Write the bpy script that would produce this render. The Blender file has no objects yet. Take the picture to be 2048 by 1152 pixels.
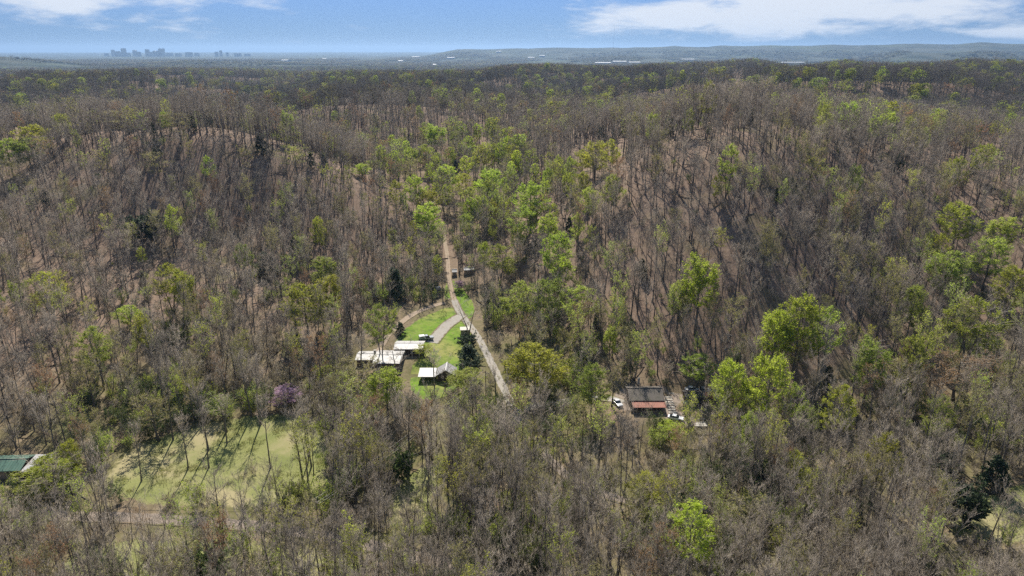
import bpy, bmesh, math, random
import numpy as np
from mathutils import Vector, Matrix

SC = bpy.context.scene
COL = SC.collection
rad = math.radians
RNG = np.random.default_rng(7)
random.seed(7)

# ------------------------------------------------------------------ camera, sky, sun, exposure
CAM_Z, PITCH, FPX = 105.0, rad(19.21), 1366.0          # a drone about 105 m above the valley floor
CW, CH = 2048.0, 1152.0
cam_d = bpy.data.cameras.new('camera')
cam_d.sensor_width = 36.0
cam_d.lens = 36.0 * FPX / CW
cam_d.clip_start, cam_d.clip_end = 1.0, 120000.0
cam = bpy.data.objects.new('camera', cam_d)
cam.location = (0, 0, CAM_Z)
cam.rotation_euler = (rad(90) - PITCH, 0, 0)
COL.objects.link(cam)
SC.camera = cam

SUN_ELEV, SUN_AZ = rad(46), rad(-6)                    # sun ahead of the camera, a little to the left
to_sun = Vector((math.sin(SUN_AZ) * math.cos(SUN_ELEV), math.cos(SUN_AZ) * math.cos(SUN_ELEV), math.sin(SUN_ELEV)))
world = bpy.data.worlds.new('World')
SC.world = world
world.use_nodes = True
wt = world.node_tree
wt.nodes.clear()


def nd(t, kind, **kw):
    n = t.nodes.new(kind)
    for k, v in kw.items():
        setattr(n, k, v)
    return n


def mth(t, op, a, b=None, c=None, clamp=False):
    n = t.nodes.new('ShaderNodeMath')
    n.operation = op
    n.use_clamp = clamp
    for i, v in enumerate((a, b, c)):
        if v is None:
            continue
        if isinstance(v, (int, float)):
            n.inputs[i].default_value = v
        else:
            t.links.new(v, n.inputs[i])
    return n.outputs[0]


def mixc(t, f, a, b, mode='MIX'):
    n = t.nodes.new('ShaderNodeMix')
    n.data_type = 'RGBA'
    n.blend_type = mode
    for sock, v in ((n.inputs[0], f), (n.inputs[6], a), (n.inputs[7], b)):
        if isinstance(v, (int, float)):
            sock.default_value = v
        elif isinstance(v, tuple):
            sock.default_value = (v + (1,))[:4]
        else:
            t.links.new(v, sock)
    return n.outputs[2]


def mrange(t, v, a, b, c=0.0, d=1.0, smooth=False):
    n = t.nodes.new('ShaderNodeMapRange')
    if smooth:
        n.interpolation_type = 'SMOOTHSTEP'
    t.links.new(v, n.inputs[0])
    for i, x in enumerate((a, b, c, d)):
        n.inputs[i + 1].default_value = x
    return n.outputs[0]


def noise(t, vec, scale, detail=4.0, rough=0.55, dist=0.0):
    n = t.nodes.new('ShaderNodeTexNoise')
    n.inputs['Scale'].default_value = scale
    n.inputs['Detail'].default_value = detail
    n.inputs['Roughness'].default_value = rough
    n.inputs['Distortion'].default_value = dist
    if vec is not None:
        t.links.new(vec, n.inputs['Vector'])
    return n.outputs['Fac']


sky = nd(wt, 'ShaderNodeTexSky', sky_type='NISHITA', sun_disc=False)
sky.sun_elevation, sky.sun_rotation = SUN_ELEV, SUN_AZ
sky.altitude, sky.air_density, sky.dust_density, sky.ozone_density = 300, 1.0, 0.15, 3.0
SKY_STRENGTH = 0.085
tc = nd(wt, 'ShaderNodeTexCoord')
sx = nd(wt, 'ShaderNodeSeparateXYZ')
wt.links.new(tc.outputs['Generated'], sx.inputs[0])
az = mth(wt, 'ARCTAN2', sx.outputs[0], sx.outputs[1])
el = mth(wt, 'ARCSINE', sx.outputs[2])
cx = nd(wt, 'ShaderNodeCombineXYZ')
wt.links.new(mth(wt, 'MULTIPLY', az, 9.0), cx.inputs[0])
wt.links.new(mth(wt, 'MULTIPLY', mth(wt, 'POWER', mth(wt, 'MAXIMUM', el, 0.0), 0.8), 24.0), cx.inputs[1])
cx.inputs[2].default_value = 3.7
n1 = noise(wt, cx.outputs[0], 1.15, 10.0, 0.62, 0.25)
n2 = noise(wt, cx.outputs[0], 0.33, 3.0, 0.5)


def lobe(a0, wa, e0, we, amp):
    da = mth(wt, 'DIVIDE', mth(wt, 'SUBTRACT', az, rad(a0)), rad(wa))
    de = mth(wt, 'DIVIDE', mth(wt, 'SUBTRACT', el, rad(e0)), rad(we))
    q = mth(wt, 'ADD', mth(wt, 'MULTIPLY', da, da), mth(wt, 'MULTIPLY', de, de))
    return mth(wt, 'MULTIPLY', mth(wt, 'EXPONENT', mth(wt, 'MULTIPLY', q, -1.0)), amp)


bank = mth(wt, 'ADD', mth(wt, 'ADD', lobe(24, 10, 3.3, 2.3, 0.42), lobe(11, 8, 2.1, 1.4, 0.36)), lobe(-29, 14, 3.6, 2.4, 0.27))
bank = mth(wt, 'ADD', mth(wt, 'ADD', bank, lobe(-4, 7, 2.6, 3.2, -0.14)), lobe(36, 4, 1.2, 0.8, 0.25))
cov = mth(wt, 'ADD', mth(wt, 'ADD', mth(wt, 'MULTIPLY', n1, 0.95), mth(wt, 'MULTIPLY', n2, 0.25)), bank)
cloud = mrange(wt, cov, 0.68, 0.96, 0.0, 1.0, True)
cloud = mth(wt, 'MULTIPLY', cloud, mrange(wt, el, 0.0, rad(1.0), 0.0, 0.9, True))
hs = nd(wt, 'ShaderNodeHueSaturation')
hs.inputs['Saturation'].default_value = 1.0
wt.links.new(sky.outputs[0], hs.inputs['Color'])
wash = mixc(wt, mrange(wt, el, 0.0, rad(32), 0.0, 1.0), (0.165, 0.30, 0.66), (1.0, 0.97, 0.92))
tint = mixc(wt, 1.0, hs.outputs[0], wash, 'MULTIPLY')
mx = mixc(wt, cloud, tint, (7.0, 7.3, 7.8))
bg = nd(wt, 'ShaderNodeBackground')
bg.inputs['Strength'].default_value = SKY_STRENGTH
wt.links.new(mx, bg.inputs['Color'])
wo = nd(wt, 'ShaderNodeOutputWorld')
wt.links.new(bg.outputs[0], wo.inputs[0])

sun_d = bpy.data.lights.new('sun', 'SUN')
sun_d.energy, sun_d.angle, sun_d.color = 5.0, rad(0.53), (1.0, 0.94, 0.84)
sun = bpy.data.objects.new('sun', sun_d)
sun.rotation_euler = to_sun.to_track_quat('Z', 'Y').to_euler()
sun.location = (0, 0, 400)
COL.objects.link(sun)

SC.view_settings.view_transform = 'Standard'
SC.view_settings.look = 'None'
SC.view_settings.gamma = 1.0
SC.view_settings.use_curve_mapping = False
SC.view_settings.exposure = 0.5
SC.render.engine = 'CYCLES'
cy = SC.cycles
cy.max_bounces, cy.diffuse_bounces, cy.glossy_bounces, cy.transmission_bounces = 3, 2, 1, 2
cy.volume_bounces, cy.transparent_max_bounces = 0, 4
cy.caustics_reflective = cy.caustics_refractive = False
cy.sample_clamp_indirect = 4.0
cy.sample_clamp_direct = 12.0
cy.use_denoising = False
cy.use_adaptive_sampling = False

# ------------------------------------------------------------------ noise and terrain
_perm = np.random.default_rng(3).random((256, 256))


def vnoise(x, y):
    xi, yi = np.floor(x).astype(int), np.floor(y).astype(int)
    fx, fy = x - xi, y - yi
    fx, fy = fx * fx * (3 - 2 * fx), fy * fy * (3 - 2 * fy)
    g = lambda a, b: _perm[a & 255, b & 255]
    return (g(xi, yi) * (1 - fx) + g(xi + 1, yi) * fx) * (1 - fy) + (g(xi, yi + 1) * (1 - fx) + g(xi + 1, yi + 1) * fx) * fy


def fbm(x, y, o=4):
    s, a, t = 0.0, 0.5, 0.0
    for k in range(o):
        s = s + a * vnoise(x * 2 ** k + 17.3 * k, y * 2 ** k + 9.1 * k)
        t += a
        a *= 0.5
    return s / t


def smooth(a, b, x):
    t = np.clip((x - a) / (b - a), 0, 1)
    return t * t * (3 - 2 * t)


SP, CP = math.sin(PITCH), math.cos(PITCH)


def ray(px, py):
    u, v = (px - CW / 2) / FPX, (py - CH / 2) / FPX
    return np.array([u, CP - v * SP, -SP - v * CP])


def project(P):
    P = np.asarray(P, float)
    x, y, z = P[..., 0], P[..., 1], P[..., 2] - CAM_Z
    dep = y * CP - z * SP
    return CW / 2 + FPX * x / dep, CH / 2 - FPX * (z * CP + y * SP) / dep, dep


# what the photograph says about the ground: (picture x, picture y, height above the valley floor)
CTRL = [(0, 1150, 1), (500, 1150, 0), (1024, 1150, 0), (1500, 1150, 0), (2048, 1150, 1),
        (200, 1000, 1), (450, 960, 0), (700, 960, 0), (1050, 1000, 0), (1400, 1000, 1), (1800, 1000, 2), (2048, 1000, 3),
        (0, 950, 2), (250, 880, 1), (500, 860, 1), (850, 860, 1), (1100, 870, 1), (1350, 850, 3), (1290, 810, 6), (1700, 860, 4), (2048, 860, 4),
        (0, 780, 8), (150, 760, 5), (300, 750, 4), (500, 740, 4), (660, 740, 3), (870, 770, 2), (1000, 760, 1), (1150, 800, 3),
        (1300, 740, 9), (1500, 740, 10), (1700, 700, 13), (1950, 800, 5),
        (100, 600, 15), (300, 600, 14), (500, 600, 12), (700, 620, 9), (760, 690, 5), (920, 630, 3), (1000, 640, 4), (1120, 640, 8),
        (1300, 600, 21), (1500, 600, 26), (1950, 600, 14),
        (100, 450, 27), (300, 450, 29), (500, 450, 26), (700, 480, 20), (820, 500, 12), (893, 490, 11), (960, 490, 14), (1080, 500, 18),
        (1300, 480, 35), (1500, 450, 44), (1700, 500, 30), (1950, 450, 30),
        (640, 362, 42), (760, 425, 27), (880, 400, 19), (1000, 400, 22), (1120, 400, 28),
        (1300, 370, 50), (1300, 300, 60), (1450, 235, 71), (1500, 300, 66), (1650, 270, 63), (1700, 340, 54), (1850, 330, 48), (2000, 300, 44),
        (170, 270, 57), (350, 262, 64), (500, 303, 55), (425, 285, 60), (575, 335, 48), (60, 330, 44), (0, 420, 30),
        (600, 290, 29), (600, 222, 52), (450, 216, 54), (300, 222, 54), (520, 262, 36), (750, 330, 24), (680, 330, 25), (750, 240, 48), (880, 300, 32), (900, 262, 42), (1060, 300, 36), (1120, 320, 38)]
_pts, _zs = [], []
for _px, _py, _z in CTRL:
    _d = ray(_px, _py)
    _s = (_z - CAM_Z) / _d[2]
    _pts.append((_d[0] * _s, _d[1] * _s))
    _zs.append(_z)
for _a in range(0, 360, 20):                                            # the ground goes on to the sides and behind
    if 60 <= _a <= 300:
        for _r, _z in ((150, 6), (400, 30), (800, 40)):
            _pts.append((_r * math.sin(rad(_a)), _r * math.cos(rad(_a))))
            _zs.append(_z)
_pts += [(0, 0), (0, 60), (-330, 260), (330, 200), (-300, 120), (300, 90)]
_zs += [2, 0, 22, 12, 6, 4]
for _a, _z in ((-40, 40), (-25, 34), (-10, 30), (0, 30), (10, 34), (20, 40), (30, 36), (42, 30)):
    _pts.append((950 * math.sin(rad(_a)), 950 * math.cos(rad(_a))))
    _zs.append(_z)
_P = np.array(_pts) / 100.0
_Z = np.array(_zs, float)


def _phi(r2):
    return np.sqrt(r2 + 0.09)


_A = _phi(((_P[:, None] - _P[None]) ** 2).sum(-1)) - 0.02 * np.eye(len(_P))
_W = np.linalg.solve(_A + 0.0 * np.eye(len(_P)), _Z)

# (centre x, y, full radius, falloff, level) of levelled building sites, filled in once the ground is known
PADS = []


SKYLINE = [(-300, 138), (0, 139), (150, 141), (300, 133), (430, 136), (520, 139), (600, 143), (700, 139), (850, 141), (960, 139), (1010, 129), (1100, 124), (1180, 128), (1250, 131), (1330, 124), (1400, 122), (1470, 116), (1510, 113), (1545, 121),
           (1580, 131), (1640, 125), (1690, 117), (1740, 121), (1800, 123), (1880, 118), (1950, 113), (2048, 117), (2300, 118)]
_sk = [ray(*p) for p in SKYLINE]
SKY_A = np.array([math.degrees(math.atan2(d[0], d[1])) for d in _sk])
SKY_S = np.array([d[2] / math.hypot(d[0], d[1]) for d in _sk])


def height(x, y):
    x, y = np.asarray(x, float), np.asarray(y, float)
    sh = x.shape
    x, y = x.ravel(), y.ravel()
    r = np.hypot(x, y)
    a = np.degrees(np.arctan2(x, y))
    near = np.zeros_like(x)
    m = r < 1300
    xs, ys = x[m] / 100, y[m] / 100
    acc = np.zeros_like(xs)
    for (p0, p1), w in zip(_P, _W):
        acc += w * _phi((xs - p0) ** 2 + (ys - p1) ** 2)
    near[m] = np.clip(acc, -4, 84)
    near += (fbm(x / 38, y / 38, 4) - 0.5) * 3.2 * smooth(90, 420, r)
    mid = 10 + 190 * (fbm(x / 560 + 4.1, y / 560 + 8.3, 4) - 0.46) + 26 * (1 - np.abs(2 * fbm(x / 380 + 1.7, y / 380 + 5.2, 3) - 1) * 3)
    for ba, br, bw, bh in ((21, 1500, 170, 26), (27, 1950, 230, 30), (35, 1350, 200, 34), (10, 1500, 220, 20), (0, 2100, 300, 14), (-17, 2300, 420, 10), (-30, 1500, 300, 10), (-6, 1250, 240, 8)):
        bx, by = br * math.sin(rad(ba)), br * math.cos(rad(ba))
        mid += bh * np.exp(-((x - bx) ** 2 + (y - by) ** 2) / bw ** 2)
    mid = np.minimum(mid, 66 + 0.10 * np.maximum(mid - 66, 0))
    sl = np.interp(a, SKY_A, SKY_S)                                      # slope of the sight line over the last wooded ridge
    lim = CAM_Z - 20 + sl * r
    r0 = np.interp(a, [-40, -10, 0, 15, 25, 40], [2500, 2300, 2000, 1750, 1650, 1500]) + 260 * (fbm(a * 0.22 + 2, a * 0 + 1.5, 3) - 0.5)
    crest = lim - 3 - 34 * np.minimum(((r - r0) / 330) ** 2, 3)
    mid = np.maximum(mid, np.where(r > 800, crest, -99))
    mid = np.where(r > 700, np.minimum(mid, np.maximum(lim - 2, -10)), mid)
    w = smooth(640, 980, r)
    z = near * (1 - w) + mid * w
    plain = -6 + 16 * (fbm(x / 1500, y / 1500, 4) - 0.5)
    w = smooth(0, 1100, r - r0 - 250)
    z = z * (1 - w) + plain * w
    prof = np.interp(a, [-12, -7, -4.5, 0, 8, 16, 24, 30, 40], [0, 30, 118, 134, 150, 158, 172, 184, 196])
    ridge = prof * (0.86 + 0.28 * fbm(a * 0.55, r / 4000, 4)) * np.exp(-((r - 10500) / 1500) ** 2)
    hills = 95 * np.exp(-((r - 7200) / 700) ** 2) * (np.exp(-((a - 33) / 3.5) ** 2) + 0.8 * np.exp(-((a - 28) / 2.4) ** 2) + 0.55 * np.exp(-((a - 9) / 3.5) ** 2))
    hills += 70 * np.exp(-((r - 5600) / 600) ** 2) * (np.exp(-((a + 36) / 4.0) ** 2) + 0.5 * np.exp(-((a + 22) / 5) ** 2))
    lowr = 60 * (fbm(a * 0.35 + 3, r / 9000, 4)) * np.exp(-((r - 24000) / 4000) ** 2)
    z = z + ridge + hills + lowr
    for (cx_, cy_, rx_, ry_, fo, lv) in PADS:
        q = np.maximum(np.abs(x - cx_) - rx_, 0)
        q2 = np.maximum(np.abs(y - cy_) - ry_, 0)
        k = 1 - smooth(0, fo, np.hypot(q, q2))
        z = z * (1 - k) + lv * k
    return z.reshape(sh)


def hz(x, y):
    return float(height(np.array([x]), np.array([y]))[0])


_S = np.concatenate([np.arange(90, 900, 1.0), np.arange(900, 5000, 8.0)])


def hit(px, py, above=0.0):
    """first point along the sight line of a picture position that is `above` metres over the ground"""
    d = ray(px, py)
    P = d[None] * _S[:, None]
    g = P[:, 2] + CAM_Z - height(P[:, 0], P[:, 1]) - above
    i = int(np.argmax(g <= 0)) if (g <= 0).any() else len(_S) - 1
    if i > 0 and g[i] <= 0:
        t = g[i - 1] / (g[i - 1] - g[i] + 1e-9)
        s = _S[i - 1] + (_S[i] - _S[i - 1]) * t
    else:
        s = _S[i]
    return float(d[0] * s), float(d[1] * s)


def at_level(px, py, z):
    d = ray(px, py)
    s = (z - CAM_Z) / d[2]
    return float(d[0] * s), float(d[1] * s)


PADS += [(*at_level(760, 735, 3.0), 9.5, 5, 8, 3.0), (*at_level(812, 708, 3.6), 8, 5, 8, 3.6),
         (*at_level(872, 768, 2.0), 8.5, 5, 6, 2.0), (*at_level(1292, 818, 5.5), 8, 6.5, 7, 5.5),
         (*at_level(1388, 806, 5.5), 4.5, 4.5, 5, 5.5), (*at_level(34, 958, 2.0), 8, 5, 6, 2.0)]


# ------------------------------------------------------------------ helpers for objects
def tag(o, label=None, cat=None, group=None, kind=None):
    if label: o['label'] = label
    if cat: o['category'] = cat
    if group: o['group'] = group
    if kind: o['kind'] = kind
    return o


def empty(name, loc=(0, 0, 0), rz=0.0, **kw):
    o = bpy.data.objects.new(name, None)
    o.location = loc
    o.rotation_euler = (0, 0, rz)
    o.empty_display_size = 0.5
    COL.objects.link(o)
    return tag(o, **kw)


def link(name, me, parent=None, loc=None, rz=None):
    o = bpy.data.objects.new(name, me)
    COL.objects.link(o)
    if parent is not None: o.parent = parent
    if loc is not None: o.location = loc
    if rz is not None: o.rotation_euler = (0, 0, rz)
    return o


def mesh_np(name, V, F, mats, mi=None, smooth_=False):
    """mesh from arrays; F is a list of (n,k) index arrays"""
    me = bpy.data.meshes.new(name)
    loops = np.concatenate([f.ravel() for f in F]).astype(np.int32)
    tot = np.concatenate([np.full(len(f), f.shape[1]) for f in F]).astype(np.int32)
    start = np.concatenate([[0], np.cumsum(tot)[:-1]]).astype(np.int32)
    me.vertices.add(len(V))
    me.vertices.foreach_set('co', np.asarray(V, np.float32).ravel())
    me.loops.add(len(loops))
    me.loops.foreach_set('vertex_index', loops)
    me.polygons.add(len(tot))
    me.polygons.foreach_set('loop_start', start)
    try:
        me.polygons.foreach_set('loop_total', tot)
    except Exception:
        pass
    for m in mats: me.materials.append(m)
    if mi is not None: me.polygons.foreach_set('material_index', np.asarray(mi, np.int32))
    if smooth_: me.polygons.foreach_set('use_smooth', np.ones(len(tot), bool))
    me.update(calc_edges=True)
    me.validate()
    return me


class MB:
    """collects boxes, prisms and tubes into one mesh"""
    def __init__(s): s.V, s.F = [], []

    def add(s, V, F):
        o = len(s.V)
        s.V += [tuple(v) for v in V]
        s.F += [tuple(i + o for i in f) for f in F]
        return s

    def box(s, x0, x1, y0, y1, z0, z1):
        return s.add([(x0, y0, z0), (x1, y0, z0), (x1, y1, z0), (x0, y1, z0), (x0, y0, z1), (x1, y0, z1), (x1, y1, z1), (x0, y1, z1)],
                     [(3, 2, 1, 0), (4, 5, 6, 7), (0, 1, 5, 4), (1, 2, 6, 5), (2, 3, 7, 6), (3, 0, 4, 7)])

    def hexa(s, A, B):
        """two quads (4 points each) joined"""
        return s.add(list(A) + list(B), [(3, 2, 1, 0), (4, 5, 6, 7), (0, 1, 5, 4), (1, 2, 6, 5), (2, 3, 7, 6), (3, 0, 4, 7)])

    def prism(s, prof, axis, a, b):
        """closed 2-d profile swept along axis 'x' or 'y'"""
        n = len(prof)
        f = (lambda p, t: (t, p[0], p[1])) if axis == 'x' else (lambda p, t: (p[0], t, p[1]))
        V = [f(p, a) for p in prof] + [f(p, b) for p in prof]
        return s.add(V, [tuple(range(n))[::-1], tuple(range(n, 2 * n))] + [(i, (i + 1) % n, n + (i + 1) % n, n + i) for i in range(n)])

    def tube(s, pts, rads, n=8, caps=True):
        o = len(s.V)
        pts = [Vector(p) for p in pts]
        for i, p in enumerate(pts):
            d = (pts[min(i + 1, len(pts) - 1)] - pts[max(i - 1, 0)]).normalized()
            u = d.orthogonal().normalized() if abs(d.z) > 0.9 else d.cross(Vector((0, 0, 1))).normalized()
            w = d.cross(u)
            for k in range(n):
                a = 2 * math.pi * k / n
                s.V.append(tuple(p + (u * math.cos(a) + w * math.sin(a)) * rads[i]))
        for i in range(len(pts) - 1):
            for k in range(n):
                s.F.append((o + i * n + k, o + i * n + (k + 1) % n, o + (i + 1) * n + (k + 1) % n, o + (i + 1) * n + k))
        if caps:
            s.F.append(tuple(o + k for k in range(n))[::-1])
            s.F.append(tuple(o + (len(pts) - 1) * n + k for k in range(n)))
        return s

    def mesh(s, name, mat, bevel=0.0):
        me = bpy.data.meshes.new(name)
        me.from_pydata(s.V, [], s.F)
        me.materials.append(mat)
        bm = bmesh.new()
        bm.from_mesh(me)
        bmesh.ops.recalc_face_normals(bm, faces=bm.faces)
        if bevel:
            bmesh.ops.bevel(bm, geom=list(bm.edges), offset=bevel, segments=2, affect='EDGES', profile=0.6)
        bm.to_mesh(me)
        bm.free()
        me.update()
        return me

    def build(s, name, mat, parent=None, loc=None, rz=None, bevel=0.0):
        return link(name, s.mesh(name, mat, bevel), parent, loc, rz)


# ------------------------------------------------------------------ materials
def mat_base(name):
    m = bpy.data.materials.new(name)
    m.use_nodes = True
    t = m.node_tree
    b = t.nodes['Principled BSDF']
    return m, t, b


def paint(name, col, rough=0.6, metal=0.0, var=0.12, scale=3.0, stain=None, bump=0.0):
    """a plain surface with mottling and a little wear"""
    m, t, b = mat_base(name)
    g = nd(t, 'ShaderNodeTexCoord')
    n = noise(t, g.outputs['Object'], scale, 5, 0.6)
    lo = tuple(c * (1 - var) for c in col)
    hi = tuple(min(1, c * (1 + var)) for c in col)
    c = mixc(t, n, lo, hi)
    if stain:
        n2_ = noise(t, g.outputs['Object'], scale * 0.35, 6, 0.65, 0.5)
        c = mixc(t, mrange(t, n2_, 0.5, 0.72), c, stain)
    t.links.new(c, b.inputs['Base Color'])
    b.inputs['Roughness'].default_value = rough
    b.inputs['Metallic'].default_value = metal
    if bump:
        bp = nd(t, 'ShaderNodeBump')
        bp.inputs['Strength'].default_value = bump
        bp.inputs['Distance'].default_value = 0.05
        t.links.new(n, bp.inputs['Height'])
        t.links.new(bp.outputs[0], b.inputs['Normal'])
    return m


def litter_nodes(t):
    """colour and height of the forest floor from world position"""
    g = nd(t, 'ShaderNodeNewGeometry')
    P = g.outputs['Position']
    a = noise(t, P, 0.9, 6, 0.7)
    b = noise(t, P, 0.06, 5, 0.6)
    c = noise(t, P, 0.013, 3, 0.5)
    col = mixc(t, mrange(t, a, 0.3, 0.7), (0.135, 0.093, 0.068), (0.36, 0.262, 0.192))
    col = mixc(t, mrange(t, b, 0.40, 0.62), col, mixc(t, a, (0.165, 0.115, 0.085), (0.315, 0.225, 0.165)))
    moss = mth(t, 'MULTIPLY', mrange(t, b, 0.50, 0.68), mrange(t, c, 0.44, 0.60))
    sz = nd(t, 'ShaderNodeSeparateXYZ')
    t.links.new(P, sz.inputs[0])
    low = mrange(t, sz.outputs[2], 2.5, 10.0, 0.95, 0.0)
    moss = mth(t, 'MAXIMUM', moss, mth(t, 'MULTIPLY', low, mrange(t, b, 0.30, 0.55)))
    col = mixc(t, mth(t, 'MULTIPLY', moss, 0.75), col, mixc(t, a, (0.055, 0.075, 0.022), (0.20, 0.20, 0.065)))
    return P, a, b, col, sz.outputs


def finish_ground(t, b, col, h, strength=0.5, dist=0.25, rough=0.95):
    t.links.new(col, b.inputs['Base Color'])
    b.inputs['Roughness'].default_value = rough
    b.inputs['Specular IOR Level'].default_value = 0.1
    bp = nd(t, 'ShaderNodeBump')
    bp.inputs['Strength'].default_value = strength
    bp.inputs['Distance'].default_value = dist
    t.links.new(h, bp.inputs['Height'])
    t.links.new(bp.outputs[0], b.inputs['Normal'])


def ground_material():
    m, t, b = mat_base('forest_floor')
    P, a, b_, col, sz = litter_nodes(t)
    # beyond the wooded hills: suburbs, fields and woods too far off to tell apart
    r = nd(t, 'ShaderNodeVectorMath', operation='LENGTH')
    t.links.new(P, r.inputs[0])
    f1 = noise(t, P, 0.0035, 6, 0.65)
    f2 = noise(t, P, 0.0011, 4, 0.6)
    far = mixc(t, mrange(t, f1, 0.38, 0.62), (0.022, 0.034, 0.022), (0.085, 0.09, 0.065))
    far = mixc(t, mrange(t, f2, 0.52, 0.64), far, (0.075, 0.095, 0.045))
    col = mixc(t, mrange(t, r.outputs['Value'], 2600, 3800, 0, 1, True), col, far)
    finish_ground(t, b, col, a)
    return m


def sheet_material(name, kind):
    """grass, gravel, asphalt or dirt that breaks up into forest floor towards its rim (attribute mask)"""
    m, t, b = mat_base(name)
    P, a, b_, lit, sz = litter_nodes(t)
    at = nd(t, 'ShaderNodeAttribute', attribute_name='mask')
    n = noise(t, P, 0.45, 6, 0.68)
    k = mrange(t, mth(t, 'ADD', at.outputs['Fac'], mth(t, 'MULTIPLY', mth(t, 'SUBTRACT', n, 0.5), 1.5)), 0.38, 0.62, 0, 1, True)
    fine = noise(t, P, 3.5, 4, 0.7)
    if kind == 'lawn':
        c = mixc(t, mrange(t, fine, 0.3, 0.7), (0.11, 0.19, 0.02), (0.22, 0.34, 0.045))
        c = mixc(t, mrange(t, b_, 0.44, 0.62), c, (0.29, 0.29, 0.09))
        c = mixc(t, mrange(t, noise(t, P, 0.35, 5, 0.65), 0.46, 0.66), c, (0.095, 0.15, 0.03))
        c = mixc(t, mrange(t, noise(t, P, 0.9, 3, 0.6), 0.60, 0.74), c, (0.26, 0.22, 0.12))
    elif kind == 'field':
        c = mixc(t, mrange(t, fine, 0.3, 0.7), (0.17, 0.185, 0.06), (0.31, 0.31, 0.125))
        c = mixc(t, mrange(t, b_, 0.45, 0.62), c, (0.36, 0.31, 0.17))
        c = mixc(t, mrange(t, noise(t, P, 0.11, 4, 0.6), 0.52, 0.66), c, (0.20, 0.22, 0.075))
    elif kind == 'gravel':
        c = mixc(t, mrange(t, fine, 0.25, 0.75), (0.25, 0.23, 0.20), (0.50, 0.46, 0.40))
        c = mixc(t, mrange(t, n, 0.55, 0.75), c, (0.30, 0.24, 0.18))
    elif kind == 'dirt':
        c = mixc(t, mrange(t, fine, 0.25, 0.75), (0.27, 0.205, 0.15), (0.47, 0.375, 0.28))
    else:
        c = mixc(t, mrange(t, fine, 0.25, 0.75), (0.21, 0.17, 0.14), (0.34, 0.28, 0.225))
    finish_ground(t, b, mixc(t, k, lit, c), fine, 0.4, 0.15)
    return m


def bark_material(name, lo, hi):
    m, t, b = mat_base(name)
    g = nd(t, 'ShaderNodeTexCoord')
    oi = nd(t, 'ShaderNodeObjectInfo')
    n = noise(t, g.outputs['Object'], 1.6, 4, 0.6)
    c = mixc(t, n, lo, hi)
    hs_ = nd(t, 'ShaderNodeHueSaturation')
    t.links.new(mrange(t, oi.outputs['Random'], 0, 1, 0.68, 1.35), hs_.inputs['Value'])
    t.links.new(c, hs_.inputs['Color'])
    t.links.new(hs_.outputs[0], b.inputs['Base Color'])
    b.inputs['Roughness'].default_value = 0.9
    b.inputs['Specular IOR Level'].default_value = 0.15
    return m


def leaf_material(name, c0, c1, glow=0.45):
    m, t, b = mat_base(name)
    oi = nd(t, 'ShaderNodeObjectInfo')
    g = nd(t, 'ShaderNodeNewGeometry')
    n = g.outputs['Random Per Island']
    c = mixc(t, n, c0, c1)
    hs_ = nd(t, 'ShaderNodeHueSaturation')
    t.links.new(mrange(t, oi.outputs['Random'], 0, 1, 0.488, 0.512), hs_.inputs['Hue'])
    t.links.new(mrange(t, mth(t, 'FRACT', mth(t, 'MULTIPLY', oi.outputs['Random'], 7.31)), 0, 1, 0.75, 1.2), hs_.inputs['Value'])
    t.links.new(c, hs_.inputs['Color'])
    t.links.new(hs_.outputs[0], b.inputs['Base Color'])
    b.inputs['Roughness'].default_value = 0.6
    b.inputs['Specular IOR Level'].default_value = 0.25
    tr = nd(t, 'ShaderNodeBsdfTranslucent')
    t.links.new(hs_.outputs[0], tr.inputs['Color'])
    ms = nd(t, 'ShaderNodeMixShader')
    ms.inputs[0].default_value = glow
    t.links.new(b.outputs[0], ms.inputs[1])
    t.links.new(tr.outputs[0], ms.inputs[2])
    t.links.new(ms.outputs[0], t.nodes['Material Output'].inputs['Surface'])
    return m


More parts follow.
